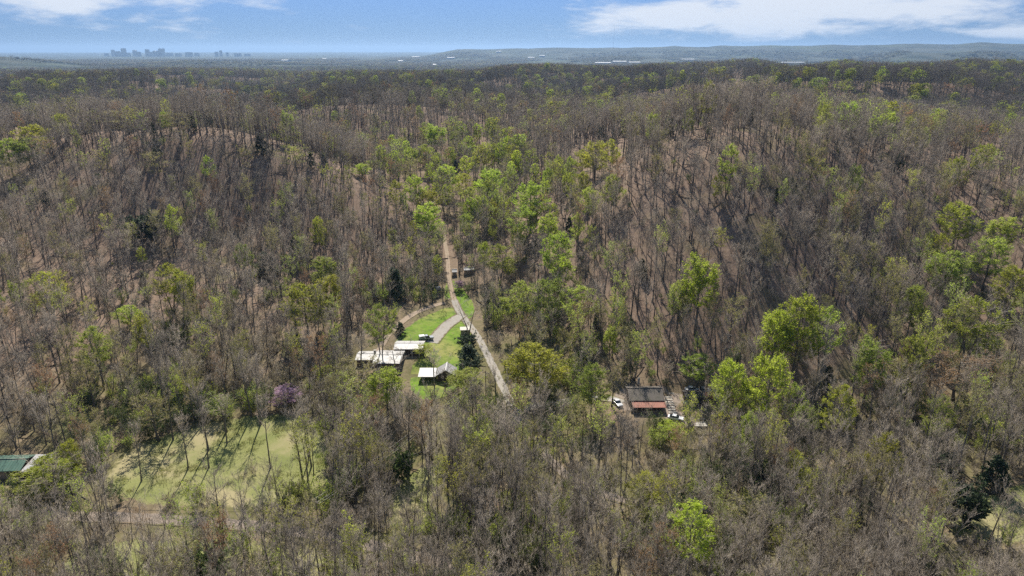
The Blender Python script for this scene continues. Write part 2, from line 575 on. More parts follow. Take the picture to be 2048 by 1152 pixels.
M = {
    'ground': ground_material(),
    'lawn': sheet_material('lawn_grass', 'lawn'), 'field': sheet_material('meadow_grass', 'field'),
    'gravel': sheet_material('driveway_gravel', 'gravel'), 'dirt': sheet_material('bare_dirt', 'dirt'), 'asphalt': sheet_material('old_asphalt', 'asphalt'),
    'bark': bark_material('grey_bark', (0.095, 0.085, 0.073), (0.19, 0.171, 0.149)),
    'bark_dark': bark_material('dark_bark', (0.045, 0.038, 0.032), (0.10, 0.085, 0.07)),
    'twig': bark_material('grey_twigs', (0.255, 0.215, 0.168), (0.435, 0.375, 0.302)),
    'lime': leaf_material('lime_leaves', (0.40, 0.51, 0.045), (0.58, 0.68, 0.10), 0.66),
    'green': leaf_material('spring_green_leaves', (0.34, 0.42, 0.06), (0.51, 0.58, 0.11), 0.64),
    'yellow': leaf_material('yellow_green_leaves', (0.37, 0.40, 0.04), (0.54, 0.56, 0.08), 0.64),
    'olive': leaf_material('olive_buds', (0.27, 0.26, 0.075), (0.40, 0.37, 0.12), 0.5),
    'rust': leaf_material('rusty_buds', (0.32, 0.19, 0.09), (0.44, 0.28, 0.14), 0.45),
    'cedar': leaf_material('cedar_needles', (0.03, 0.055, 0.022), (0.07, 0.105, 0.04), 0.25),
    'shrub': leaf_material('dark_shrub_leaves', (0.075, 0.12, 0.03), (0.15, 0.21, 0.05), 0.4),
    'redbud': leaf_material('redbud_blossom', (0.42, 0.27, 0.38), (0.60, 0.42, 0.53), 0.5),
    'grass': leaf_material('grass_blades', (0.26, 0.30, 0.08), (0.48, 0.46, 0.18), 0.55),
    'white_metal': paint('white_metal_roof', (0.44, 0.425, 0.405), 0.55, 0.0, 0.3, 0.6, (0.22, 0.19, 0.165)),
    'grey_metal': paint('weathered_metal_roof', (0.42, 0.41, 0.40), 0.45, 0.2, 0.2, 1.2, (0.23, 0.17, 0.13)),
    'green_metal': paint('green_metal_roof', (0.10, 0.19, 0.14), 0.5, 0.0, 0.2, 0.8, (0.16, 0.20, 0.15)),
    'rust_metal': paint('rusty_orange_roof', (0.33, 0.12, 0.075), 0.7, 0.0, 0.3, 1.5, (0.40, 0.20, 0.13)),
    'shingle': paint('brown_shingle', (0.15, 0.13, 0.108), 0.9, 0.0, 0.3, 1.4, (0.10, 0.095, 0.065), 0.3),
    'shingle_dk': paint('dark_shingle', (0.07, 0.062, 0.055), 0.85, 0.0, 0.22, 1.4),
    'wood_dark': paint('dark_timber', (0.10, 0.07, 0.05), 0.8, 0.0, 0.3, 2.0),
    'wood': paint('weathered_timber', (0.33, 0.26, 0.19), 0.85, 0.0, 0.2, 2.0, (0.22, 0.18, 0.14)),
    'brick_wall': paint('brown_wall', (0.20, 0.135, 0.10), 0.85, 0.0, 0.2, 2.5),
    'siding': paint('cream_siding', (0.55, 0.50, 0.42), 0.7, 0.0, 0.1, 1.5),
    'glass': paint('window_glass', (0.03, 0.035, 0.04), 0.12, 0.0, 0.1, 1.0),
    'trim': paint('white_trim', (0.68, 0.66, 0.62), 0.6),
    'concrete': paint('old_concrete', (0.42, 0.39, 0.34), 0.9, 0.0, 0.15, 2.0, (0.30, 0.27, 0.22)),
    'stone': paint('pale_stone', (0.40, 0.36, 0.31), 0.9, 0.0, 0.25, 3.0),
    'car_white': paint('white_car_paint', (0.78, 0.78, 0.78), 0.25, 0.0, 0.03),
    'car_grey': paint('grey_car_paint', (0.20, 0.22, 0.25), 0.3, 0.3, 0.05),
    'car_dark': paint('dark_car_paint', (0.02, 0.024, 0.03), 0.25, 0.2, 0.05),
    'car_silver': paint('silver_car_paint', (0.45, 0.46, 0.48), 0.3, 0.4, 0.05),
    'rubber': paint('tyre_rubber', (0.02, 0.02, 0.02), 0.9),
    'chrome': paint('wheel_rim', (0.5, 0.5, 0.5), 0.3, 0.8),
    'lamp': paint('headlight_lens', (0.75, 0.75, 0.72), 0.15),
    'tail': paint('tail_light_lens', (0.4, 0.02, 0.02), 0.3),
    'tower': paint('far_tower', (0.17, 0.18, 0.20), 0.6, 0.0, 0.25, 0.02),
    'tower_pale': paint('far_pale_tower', (0.30, 0.31, 0.32), 0.6, 0.0, 0.2, 0.02),
    'ware': paint('far_white_roof', (0.58, 0.58, 0.57), 0.5, 0.0, 0.05, 0.05),
    'ware_wall': paint('far_pale_wall', (0.55, 0.55, 0.54), 0.7, 0.0, 0.1, 0.05),
    'steel': paint('galvanised_steel', (0.35, 0.36, 0.37), 0.5, 0.5, 0.1),
    'wire': paint('bare_wire', (0.26, 0.26, 0.25), 0.4, 0.5, 0.05),
    'pole': paint('creosote_pole', (0.13, 0.10, 0.075), 0.9),
    'tarp': paint('orange_tarp', (0.46, 0.13, 0.06), 0.7, 0.0, 0.2, 1.0),
}

# ------------------------------------------------------------------ the ground, one sheet out to the horizon
AZ = np.radians(np.concatenate([np.arange(-180, -46, 3.0), np.arange(-46, 46, 0.4), np.arange(46, 180, 3.0)]))
RR = np.concatenate([[0.5, 12, 25, 40, 55, 70], np.exp(np.linspace(math.log(82), math.log(48000), 380))])
gx, gy = RR[:, None] * np.sin(AZ)[None], RR[:, None] * np.cos(AZ)[None]
gz = height(gx, gy)
na, nr = len(AZ), len(RR)
i0 = np.arange(nr - 1)[:, None] * na + np.arange(na)[None]
i1 = np.arange(nr - 1)[:, None] * na + (np.arange(na)[None] + 1) % na
quads = np.stack([i0, i0 + na, i1 + na, i1], -1).reshape(-1, 4)[:, ::-1]
ground = link('ground', mesh_np('ground', np.stack([gx, gy, gz], -1).reshape(-1, 3), [quads], [M['ground']], smooth_=True))
tag(ground, 'leaf-covered forest floor of the wooded hills running out to the plain', kind='structure')

# horizon test for what hills hide: steepest sight line so far, for each direction
_ang = (gz - CAM_Z) / np.maximum(RR[:, None], 1)
_run = np.maximum.accumulate(_ang, 0)


def seen(x, y, ztop):
    r, a = np.hypot(x, y), np.arctan2(x, y)
    ia = np.clip(np.searchsorted(AZ, a), 0, na - 1)
    ir = np.clip(np.searchsorted(RR, r) - 2, 0, nr - 1)
    return (ztop - CAM_Z) / r > _run[ir, ia] - 0.002


def chaikin(P, n=2, closed=True):
    P = np.asarray(P, float)
    for _ in range(n):
        if closed:
            Q = np.roll(P, -1, 0)
            P = np.stack([P * .75 + Q * .25, P * .25 + Q * .75], 1).reshape(-1, 2)
        else:
            a, b = P[:-1], P[1:]
            P = np.concatenate([P[:1], np.stack([a * .75 + b * .25, a * .25 + b * .75], 1).reshape(-1, 2), P[-1:]])
    return P


def seg_dist(x, y, L):
    """distance to a polyline and which side parameter"""
    d = np.full(np.shape(x), 1e9)
    for a, b in zip(L[:-1], L[1:]):
        v = b - a
        t = np.clip(((x - a[0]) * v[0] + (y - a[1]) * v[1]) / (v @ v + 1e-9), 0, 1)
        d = np.minimum(d, np.hypot(x - a[0] - t * v[0], y - a[1] - t * v[1]))
    return d


def inside(x, y, L):
    c = np.zeros(np.shape(x), bool)
    for a, b in zip(L, np.roll(L, -1, 0)):
        c ^= ((a[1] > y) != (b[1] > y)) & (x < (b[0] - a[0]) * (y - a[1]) / (b[1] - a[1] + 1e-12) + a[0])
    return c


def W(pix):
    return np.array([hit(*p) for p in pix])


def poly_sheet(name, pix, mat, cell, lift, soft, label):
    L = chaikin(W(pix), 2)
    lo, hi = L.min(0) - soft * 2, L.max(0) + soft * 2
    nx, ny = int((hi[0] - lo[0]) / cell) + 2, int((hi[1] - lo[1]) / cell) + 2
    X, Y = np.meshgrid(lo[0] + np.arange(nx) * cell, lo[1] + np.arange(ny) * cell)
    d = seg_dist(X, Y, np.concatenate([L, L[:1]]))
    d = np.where(inside(X, Y, L), d, -d)
    mask = np.clip(0.5 + d / (2 * soft), 0, 1)
    keep = (d > -soft * 1.3)
    kq = keep[:-1, :-1] & keep[1:, :-1] & keep[:-1, 1:] & keep[1:, 1:]
    idx = np.arange(nx * ny).reshape(ny, nx)
    q = np.stack([idx[:-1, :-1][kq], idx[:-1, 1:][kq], idx[1:, 1:][kq], idx[1:, :-1][kq]], -1)
    used, inv = np.unique(q, return_inverse=True)
    V = np.stack([X, Y, height(X, Y) + lift], -1).reshape(-1, 3)[used]
    me = mesh_np(name, V, [inv.reshape(-1, 4)], [mat], smooth_=True)
    at = me.attributes.new('mask', 'FLOAT', 'POINT')
    at.data.foreach_set('value', mask.ravel()[used].astype(np.float32))
    tag(link(name, me), label, kind='structure')
    return L


def strip(name, pix, width, mat, lift, label, world_pts=None, ruts=False):
    L = chaikin(W(pix) if world_pts is None else world_pts, 3, False)
    # resample every 1.5 m
    s = np.concatenate([[0], np.cumsum(np.hypot(*np.diff(L, axis=0).T))])
    t = np.linspace(0, s[-1], max(8, int(s[-1] / 1.5)))
    C = np.stack([np.interp(t, s, L[:, 0]), np.interp(t, s, L[:, 1])], -1)
    T = np.gradient(C, axis=0)
    N = np.stack([-T[:, 1], T[:, 0]], -1) / np.maximum(np.hypot(*T.T)[:, None], 1e-6)
    cross = np.array([-1.25, -1.0, -.72, -.4, 0, .4, .72, 1.0, 1.25])
    mk = np.array([0.12, .5, .8, .95, .84, .95, .8, .5, .12])
    if ruts: mk = np.array([0.05, .40, .78, .80, .50, .80, .78, .40, .05])
    wob = 1 + 0.16 * (fbm(t / 5.0, t * 0 + 3.3, 3) - 0.5)
    P = C[:, None] + N[:, None] * (cross[None, :, None] * (width / 2) * wob[:, None, None])
    V = np.concatenate([P, (height(P[..., 0], P[..., 1]) + lift)[..., None]], -1)
    n, k = len(C), len(cross)
    idx = np.arange(n * k).reshape(n, k)
    q = np.stack([idx[:-1, :-1], idx[:-1, 1:], idx[1:, 1:], idx[1:, :-1]], -1).reshape(-1, 4)
    me = mesh_np(name, V.reshape(-1, 3), [q], [mat], smooth_=True)
    at = me.attributes.new('mask', 'FLOAT', 'POINT')
    at.data.foreach_set('value', np.tile(mk, n).astype(np.float32))
    tag(link(name, me), label, kind='structure')
    return C


LAWN = poly_sheet('lawn', [(786, 700), (794, 676), (820, 650), (858, 628), (905, 610), (926, 636), (944, 660), (944, 700), (934, 742), (915, 780), (880, 800), (828, 800), (816, 745), (846, 712), (826, 692)], M['lawn'], 0.7, 0.07, 0.8, 'bright green mown lawn around the white-roofed houses')
LAWN_B = poly_sheet('lawn', [(886, 600), (893, 560), (910, 560), (945, 600), (950, 628), (935, 640), (922, 622), (906, 596)], M['lawn'], 0.7, 0.07, 0.8, 'grassy verge at the head of the gravel driveway')
FIELD = poly_sheet('grass_field', [(205, 990), (228, 925), (290, 880), (410, 850), (500, 832), (600, 826), (648, 860), (655, 930), (650, 995), (520, 1012), (330, 1012)], M['field'], 1.0, 0.06, 2.5, 'yellow-green meadow clearing among bare trees')
FIELD_B = poly_sheet('grass_field', [(770, 1000), (800, 965), (850, 930), (885, 930), (880, 970), (850, 1010), (865, 1050), (800, 1055)], M['field'], 0.9, 0.06, 1.6, 'small strip of green grass under the wires')
FIELD_C = poly_sheet('grass_field', [(1880, 1060), (1960, 1000), (2048, 965), (2140, 960), (2140, 1075), (1990, 1090)], M['field'], 1.0, 0.06, 2.0, 'grass patch by the dark round cedar')
FIELD_D = poly_sheet('grass_field', [(150, 1095), (330, 1075), (560, 1090), (760, 1130), (700, 1180), (300, 1190), (120, 1150)], M['field'], 1.0, 0.06, 3.0, 'grass growing under the bare trees beside the bottom road')
BANK = strip('dirt_bank', [(752, 712), (768, 680), (790, 655), (825, 628), (862, 612), (890, 606)], 2.2, M['dirt'], 0.11, 'bare dirt bank curving above the lawn')
TRACK = strip('dirt_track', [(886, 452), (889, 482), (896, 515), (897, 555), (905, 590), (915, 618)], 2.0, M['dirt'], 0.11, 'tan dirt track climbing the hollow above the driveway fork', ruts=True)
DRIVE = strip('gravel_driveway', [(908, 600), (916, 620), (930, 640), (950, 664), (970, 700), (992, 745), (1018, 800), (1040, 842)], 2.8, M['gravel'], 0.14, 'pale gravel driveway running down past the lawn', ruts=True)
LOWER = strip('dirt_driveway', [(1032, 826), (1044, 850), (1085, 905), (1130, 950), (1180, 980), (1250, 1003), (1320, 1011), (1395, 1017), (1470, 1024)], 2.6, M['asphalt'], 0.12, 'worn grey-brown lower end of the driveway under the trees', ruts=True)
DRIVE_B = strip('gravel_driveway', [(924, 630), (908, 641), (892, 652), (878, 668), (864, 686)], 4.2, M['gravel'], 0.17, 'pale gravel spur curving down to the parked truck')
DRIVE_C = strip('gravel_driveway', [(1028, 822), (1070, 813), (1120, 805), (1170, 797), (1215, 795), (1245, 806)], 3.0, M['gravel'], 0.17, 'gravel track leading to the brown-roofed house')
ROAD = strip('road', [(60, 1030), (250, 1034), (480, 1048), (620, 1066), (760, 1095), (860, 1120), (960, 1146), (1060, 1180)], 3.4, M['asphalt'], 0.10, 'narrow paved road crossing beneath the bare trees')

YARD = poly_sheet('gravel_yard', [(1222, 800), (1232, 786), (1258, 774), (1345, 775), (1405, 782), (1415, 796), (1362, 803), (1345, 822), (1395, 838), (1402, 856), (1335, 856), (1328, 812), (1252, 822), (1230, 820)], M['asphalt'], 0.7, 0.10, 1.2, 'worn grey gravel yard around the brown-roofed house')

# ------------------------------------------------------------------ trees
def unit(v):
    return v / np.maximum(np.linalg.norm(v, axis=-1, keepdims=True), 1e-9)


def frames(d):
    ref = np.where(np.abs(d[:, 2:3]) > 0.9, np.array([[1.0, 0, 0]]), np.array([[0, 0, 1.0]]))
    u = unit(np.cross(d, ref))
    return u, np.cross(d, u)


def spikes(p, d, L, r):
    """three-sided tapering twigs: arrays of base, direction, length, radius"""
    u, w = frames(d)
    V = np.empty((len(p), 4, 3))
    for k in range(3):
        a = 2 * math.pi * k / 3
        V[:, k] = p + (u * math.cos(a) + w * math.sin(a)) * r[:, None]
    V[:, 3] = p + d * L[:, None]
    b = np.arange(len(p))[:, None] * 4
    F = np.concatenate([b + np.array([[0, 1, 3]]), b + np.array([[1, 2, 3]]), b + np.array([[2, 0, 3]])])
    return V.reshape(-1, 3), F


def limbs3(p0, p1, p2, r0, r1, r2, n=3):
    """two-piece tapering limbs"""
    d = unit(p2 - p0)
    u, w = frames(d)
    V = np.empty((len(p0), 3 * n, 3))
    for j, (p, r) in enumerate(((p0, r0), (p1, r1), (p2, r2))):
        for k in range(n):
            a = 2 * math.pi * k / n
            V[:, j * n + k] = p + (u * math.cos(a) + w * math.sin(a)) * r[:, None]
    b = np.arange(len(p0))[:, None] * 3 * n
    F = []
    for j in range(2):
        for k in range(n):
            F.append(b + np.array([[j * n + k, j * n + (k + 1) % n, (j + 1) * n + (k + 1) % n, (j + 1) * n + k]]))
    return V.reshape(-1, 3), np.concatenate(F)


def leaves(p, size, rng):
    """bent four-cornered leaf tufts"""
    n = len(p)
    a = unit(rng.normal(size=(n, 3)))
    b = unit(np.cross(a, rng.normal(size=(n, 3))))
    c = np.cross(a, b)
    s = (size * rng.uniform(0.6, 1.4, n))[:, None]
    V = np.stack([p - a * s * .5, p + b * s * .42 + c * s * .16, p + a * s * .5, p - b * s * .42 + c * s * .16], 1)
    i = np.arange(n)[:, None] * 4
    return V.reshape(-1, 3), np.concatenate([i + np.array([[0, 1, 2]]), i + np.array([[0, 2, 3]])])


def trunk_mesh(T, R, n=7):
    mb = MB()
    mb.tube(T, R, n)
    return np.array(mb.V), mb.F


def make_tree(seed, H=20.0, base=0.45, cr=3.6, nl=15, ns=7, nt=10, twig_r=0.022, twig_l=1.1, nleaf=0, leaf=0.3,
              rise=(0.5, 1.0), forks=1, lean=0.02, shape='oval', dome=False, trunk_r=0.011):
    rng = np.random.default_rng(seed)
    Tv, Tf, crownV, crownF, F4, leafP = [], [], [], [], [], []
    lp0, lp1, lp2, lr = [], [], [], []
    fork_z = H * rng.uniform(0.08, 0.3)
    for f in range(forks):
        ang = 2 * math.pi * (f / forks) + rng.uniform(0, 2)
        spread = (0.10 + 0.08 * rng.random()) * H if forks > 1 else lean * H
        hh = H * (1 - 0.1 * f * rng.random())
        ts = np.linspace(0, 1, 7)
        wander = np.cumsum(rng.normal(0, 0.012 * H / 6 * 2, (7, 2)), 0)
        wander -= wander[0]
        T = np.stack([math.cos(ang) * spread * ts ** 1.3 + wander[:, 0], math.sin(ang) * spread * ts ** 1.3 + wander[:, 1], hh * 0.95 * ts - (0.4 if True else 0)], -1)
        r0 = H * trunk_r * (0.8 if forks > 1 else 1)
        R = r0 * np.array([1.5, 0.98, 0.85, 0.70, 0.50, 0.30, 0.07])
        v, fc = trunk_mesh([tuple(p) for p in T], list(R))
        o = sum(len(a) for a in Tv)
        Tv.append(v)
        Tf += [tuple(i + o for i in q) for q in fc]
        nlf = max(5, nl // forks)
        t = np.sort(base + (0.98 - base) * (np.arange(nlf) + rng.random(nlf)) / nlf)
        o3 = np.stack([np.interp(t, ts, T[:, k]) for k in range(3)], -1)
        k = (t - base) / (1 - base)
        if shape == 'oval': pr = np.sqrt(np.clip(1 - ((k - 0.38) / 0.68) ** 2, 0.05, 1))
        elif shape == 'vase': pr = 0.55 + 0.5 * k - 0.55 * np.clip(k - 0.75, 0, 1) * 2
        elif shape == 'cone': pr = np.clip(1.05 - k, 0.08, 1)
        else: pr = np.sqrt(np.clip(1 - (2 * k * 0.92 - 0.85) ** 2, 0.1, 1))
        azm = np.arange(nlf) * 2.4 + rng.normal(0, 0.4, nlf)
        el_ = rng.uniform(rise[0], rise[1], nlf) * (0.8 + 0.35 * k)
        L = cr * pr * rng.uniform(0.75, 1.2, nlf) / (np.maximum(np.cos(el_), 0.35) if not dome else np.maximum(np.cos(el_), 0.7))
        L = np.minimum(L, (H - o3[:, 2]) * 1.1 + 1.2)
        d = np.stack([np.cos(azm) * np.cos(el_), np.sin(azm) * np.cos(el_), np.sin(el_)], -1)
        if shape == 'cone':
            d[:, 2] = d[:, 2] * 0.5 - 0.1
        m = o3 + d * (L * 0.5)[:, None] + rng.normal(0, 0.12, (nlf, 3))
        e = o3 + d * L[:, None] + np.array([0, 0, 0.16]) * L[:, None] * (1 if shape != 'cone' else 0.2)
        lp0.append(o3); lp1.append(m); lp2.append(e)
        lr.append(np.maximum(np.interp(t, ts, R) * 0.55, 0.03))
    p0, p1, p2, r = map(np.concatenate, (lp0, lp1, lp2, lr))
    V, F = limbs3(p0, p1, p2, r, r * 0.7, r * 0.25)
    crownV.append(V); F4.append(F)
    # second order
    n = len(p0)
    s = rng.uniform(0.22, 1.0, (n, ns))
    li = np.repeat(np.arange(n), ns)
    sf = s.ravel()
    q0 = np.where((sf < 0.5)[:, None], p0[li] + (p1 - p0)[li] * (sf * 2)[:, None], p1[li] + (p2 - p1)[li] * (sf * 2 - 1)[:, None])
    ll = np.linalg.norm(p2 - p0, axis=1)
    d = unit(unit(p2 - p0)[li] + rng.normal(0, 0.55, (n * ns, 3)) + np.array([0, 0, 0.28 if shape != 'cone' else 0.0]))
    sl = np.clip(ll[li] * rng.uniform(0.25, 0.55, n * ns), 0.5, 2.6)
    q1 = q0 + d * (sl * 0.5)[:, None] + rng.normal(0, 0.06, (n * ns, 3))
    q2 = q0 + d * sl[:, None] + np.array([0, 0, 0.10]) * sl[:, None]
    sr = np.clip(r[li] * 0.45, twig_r * 1.2, 0.06)
    V, F = limbs3(q0, q1, q2, sr, sr * 0.75, sr * 0.35)
    F4.append(F + len(crownV[0])); crownV.append(V)
    # twigs
    n2 = len(q0)
    ti = np.repeat(np.arange(n2), nt)
    s = rng.uniform(0.15, 1.0, n2 * nt)
    b0 = q0[ti] + (q2 - q0)[ti] * s[:, None]
    d = unit(unit(q2 - q0)[ti] + rng.normal(0, 0.6, (n2 * nt, 3)) + np.array([0, 0, 0.25 if shape != 'cone' else 0.0]))
    tl = twig_l * rng.uniform(0.5, 1.3, n2 * nt)
    if dome:                                                            # egg-shaped crown with a lumpy outline
        zc, zr = H * (base + (1 - base) * 0.46), H * (1 - base) * 0.56
        lump = rng.normal(0, 1, (26, 3))
        lump = unit(lump)

        def in_dome(p):
            q = np.stack([p[:, 0] / (cr * 1.12), p[:, 1] / (cr * 1.12), (p[:, 2] - zc) / zr], -1)
            rr = np.linalg.norm(q, axis=1)
            near_ = np.max((q / np.maximum(rr, 1e-6)[:, None]) @ lump.T, axis=1)
            return rr < 0.72 + 0.36 * np.clip((near_ - 0.72) / 0.28, 0, 1)
        kp = in_dome(b0 + d * (tl * 0.6)[:, None])
        b0, d, tl = b0[kp], d[kp], tl[kp]
    V, F3 = spikes(b0, d, tl, np.full(len(b0), twig_r) * rng.uniform(0.7, 1.3, len(b0)))
    o = sum(len(a) for a in crownV)
    crownV.append(V)
    F3 = F3 + o
    LV = LF = None
    if nleaf:
        j = rng.integers(0, len(b0), nleaf)
        lpnt = b0[j] + d[j] * (tl[j] * rng.uniform(0.2, 1.15, nleaf))[:, None] + rng.normal(0, 0.12, (nleaf, 3))
        LV, LF = leaves(lpnt, leaf, rng)
    return dict(TV=np.concatenate(Tv), TF=Tf, CV=np.concatenate(crownV), F4=np.concatenate(F4), F3=F3, LV=LV, LF=LF, H=H,
                width=float(np.percentile(np.abs(np.concatenate([b0[:, 0], b0[:, 1]])), 96) * 2), top=float(np.percentile(b0[:, 2] + d[:, 2] * tl, 99.6)))


def crown_mesh(t, name, twig, leafm):
    V, F = [t['CV']], [t['F4'], t['F3']]
    mi = [np.zeros(len(t['F4'])), np.zeros(len(t['F3']))]
    mats = [twig]
    if t['LV'] is not None:
        V.append(t['LV'])
        F.append(t['LF'] + len(t['CV']))
        mi.append(np.ones(len(t['LF'])))
        mats.append(leafm)
    return mesh_np(name, np.concatenate(V), F, mats, np.concatenate(mi))


def trunk_part(t, name, bark):
    me = bpy.data.meshes.new(name)
    me.from_pydata([tuple(v) for v in t['TV']], [], t['TF'])
    me.materials.append(bark)
    me.polygons.foreach_set('use_smooth', np.ones(len(me.polygons), bool))
    me.update()
    return me


def joined(t, name, bark, twig, leafm):
    tm = trunk_part(t, 'tmp', bark)
    nq = [np.array([f for f in t['TF'] if len(f) == k]) for k in (4,)]
    V, F = [t['TV'], t['CV']], [nq[0], t['F4'] + len(t['TV']), t['F3'] + len(t['TV'])]
    mi = [np.zeros(len(F[0])), np.ones(len(F[1])), np.ones(len(F[2]))]
    mats = [bark, twig]
    if t['LV'] is not None:
        V.append(t['LV'])
        F.append(t['LF'] + len(t['TV']) + len(t['CV']))
        mi.append(np.full(len(t['LF']), 2))
        mats.append(leafm)
    bpy.data.meshes.remove(tm)
    return mesh_np(name, np.concatenate(V), F, mats, np.concatenate(mi))


# kinds of tree: recipe, colour of twigs and leaves, how a viewer would put it
BARE = dict(nl=15, ns=7, nt=7, twig_r=0.019, twig_l=1.0)
RECIPES = {
    'bare': [(dict(H=21, base=0.52, cr=2.8, rise=(0.6, 1.1), **BARE), 'straight-stemmed'), (dict(H=19, base=0.46, cr=3.7, shape='round', **BARE), 'broad-crowned'),
             (dict(H=22, base=0.58, cr=2.2, rise=(0.75, 1.2), **BARE), 'slender'), (dict(H=19, base=0.42, cr=3.3, forks=2, shape='vase', rise=(0.6, 1.1), **BARE), 'fork-trunked'),
             (dict(H=17, base=0.38, cr=3.2, forks=3, shape='vase', rise=(0.7, 1.15), **BARE), 'many-stemmed'), (dict(H=20, base=0.50, cr=2.8, lean=0.12, rise=(0.6, 1.1), **BARE), 'leaning')],
    'bud': [(dict(H=20, base=0.48, cr=2.9, nl=15, ns=7, nt=5, nleaf=1500, leaf=0.24, rise=(0.6, 1.1)), 'straight-stemmed'), (dict(H=18, base=0.38, cr=3.6, shape='round', nl=15, ns=7, nt=5, nleaf=1800, leaf=0.24), 'broad-crowned'),
            (dict(H=21, base=0.55, cr=2.3, rise=(0.7, 1.1), nl=14, ns=6, nt=5, nleaf=1100, leaf=0.24), 'slender')],
    'leafy': [(dict(H=21, base=0.36, cr=3.1, nl=30, ns=9, nt=5, nleaf=10500, leaf=0.23, rise=(0.35, 1.0), dome=True), 'tall oval'), (dict(H=18, base=0.26, cr=4.3, shape='round', nl=32, ns=9, nt=5, nleaf=12000, leaf=0.23, rise=(0.25, 0.95), dome=True), 'round-crowned'),
              (dict(H=20, base=0.34, cr=3.6, nl=26, ns=8, nt=5, nleaf=7000, leaf=0.23, rise=(0.4, 1.05), forks=2, dome=True), 'open-crowned')],
    'cedar': [(dict(H=11, base=0.06, cr=2.6, shape='cone', nl=46, ns=6, nt=4, twig_l=0.5, nleaf=5200, leaf=0.32, rise=(0.25, 0.6), trunk_r=0.012), 'conical'),
              (dict(H=8, base=0.05, cr=3.4, shape='round', nl=40, ns=7, nt=4, twig_l=0.5, nleaf=6500, leaf=0.34, rise=(0.2, 0.9), trunk_r=0.014), 'rounded')],
    'shrub': [(dict(H=4.2, base=0.06, cr=2.3, forks=3, shape='round', nl=24, ns=5, nt=6, twig_l=0.55, twig_r=0.016, nleaf=1500, leaf=0.22, rise=(0.4, 1.1), trunk_r=0.012), 'bushy'),
              (dict(H=3.2, base=0.05, cr=1.9, forks=3, shape='vase', nl=24, ns=5, nt=9, twig_l=0.6, twig_r=0.016, nleaf=160, leaf=0.18, rise=(0.5, 1.2), trunk_r=0.012), 'twiggy')],
}
FULL = {k: [make_tree(100 * i + 11 * j, **r) for j, (r, _) in enumerate(v)] for i, (k, v) in enumerate(RECIPES.items())}


def thin(kind, j, f_tw, f_r, f_leaf, f_size, seed):
    r = dict(RECIPES[kind][j][0])
    r['nt'] = max(1, int(r['nt'] * f_tw))
    r['ns'] = max(3, int(r['ns'] * (0.8 if f_tw > 0.2 else 0.5)))
    r['twig_r'] = r.get('twig_r', 0.022) * f_r
    r['twig_l'] = r.get('twig_l', 1.1) * (1.0 if f_tw > 0.2 else 1.5)
    if r.get('nleaf'):
        r['nleaf'] = max(30, int(r['nleaf'] * f_leaf))
        r['leaf'] = r['leaf'] * f_size
    return make_tree(seed + j * 7, **r)


LEAF_OF = {'lime': 'lime', 'green': 'green', 'yellow': 'yellow', 'olive': 'olive', 'rust': 'rust'}
_cache = {}


def parts_of(kind, j, colour):
    key = (kind, j, colour)
    if key not in _cache:
        t = FULL[kind][j]
        bark = M['bark_dark'] if kind in ('cedar', 'shrub') else M['bark']
        _cache[key] = (trunk_part(t, 'trunk', bark), crown_mesh(t, 'crown', M['twig'] if kind != 'cedar' else M['bark_dark'], M[colour]), t)
    return _cache[key]


def tree_object(name, kind, j, colour, x, y, sxy, sz_, rz, label, cat='tree', group=None):
    tm, cm, t = parts_of(kind, j, colour)
    o = empty(name, (x, y, hz(x, y)), rz, label=label, cat=cat, group=group)
    o.scale = (sxy, sxy, sz_)
    if kind in ('bare', 'bud'): o.rotation_euler = (random.gauss(0, 0.045), random.gauss(0, 0.045), rz)
    link('trunk', tm, o)
    link('crown', cm, o)
    return o


# protos of the forest mass (kept out of the scene, drawn only through the forest's geometry nodes)
def proto_collection(name, items):
    c = bpy.data.collections.new(name)
    for i, (t, bark, twig, leafm) in enumerate(items):
        o = bpy.data.objects.new('%s_%02d' % (name, i), joined(t, name, bark, twig, leafm))
        c.objects.link(o)
    return c


B_, T_ = M['bark'], M['twig']
near_items, near_key = [], {}
for kind, cols in (('bare', ['olive']), ('bud', ['olive', 'yellow', 'rust', 'green']), ('leafy', ['lime', 'green', 'yellow']), ('cedar', ['cedar'])):
    for colr in cols:
        for j in range(len(RECIPES[kind])):
            near_key.setdefault((kind, colr), []).append(len(near_items))
            bk = M['bark_dark'] if kind == 'cedar' else B_
            near_items.append((FULL[kind][j], bk, T_ if kind != 'cedar' else bk, M[colr]))
mid_items = []
_mid = {k: [thin(k, j, 0.40, 1.75, 0.34, 1.6, 900) for j in range(len(v))] for k, v in RECIPES.items() if k != 'shrub'}
_far = {k: [thin(k, j, 0.10, 4.6, 0.10, 2.9, 1500) for j in range(len(v))] for k, v in RECIPES.items() if k != 'shrub'}
far_items = []
for kind, cols in (('bare', ['olive']), ('bud', ['olive', 'yellow', 'rust', 'green']), ('leafy', ['lime', 'green', 'yellow']), ('cedar', ['cedar'])):
    for colr in cols:
        for j in range(len(RECIPES[kind])):
            bk = M['bark_dark'] if kind == 'cedar' else B_
            mid_items.append((_mid[kind][j], bk, T_ if kind != 'cedar' else bk, M[colr]))
            far_items.append((_far[kind][j], bk, bk, M[colr]))  # far twigs take the darker bark, its colour replacing their lost self-shadow
C_BACK = proto_collection('back_tree', [(t, bk, bk, lf) for t, bk, tw, lf in mid_items])  # back twigs in darker bark too, crown shade put into the colour
C_NEAR, C_MID, C_FAR = proto_collection('near_tree', near_items), proto_collection('mid_tree', mid_items), proto_collection('far_tree', far_items)


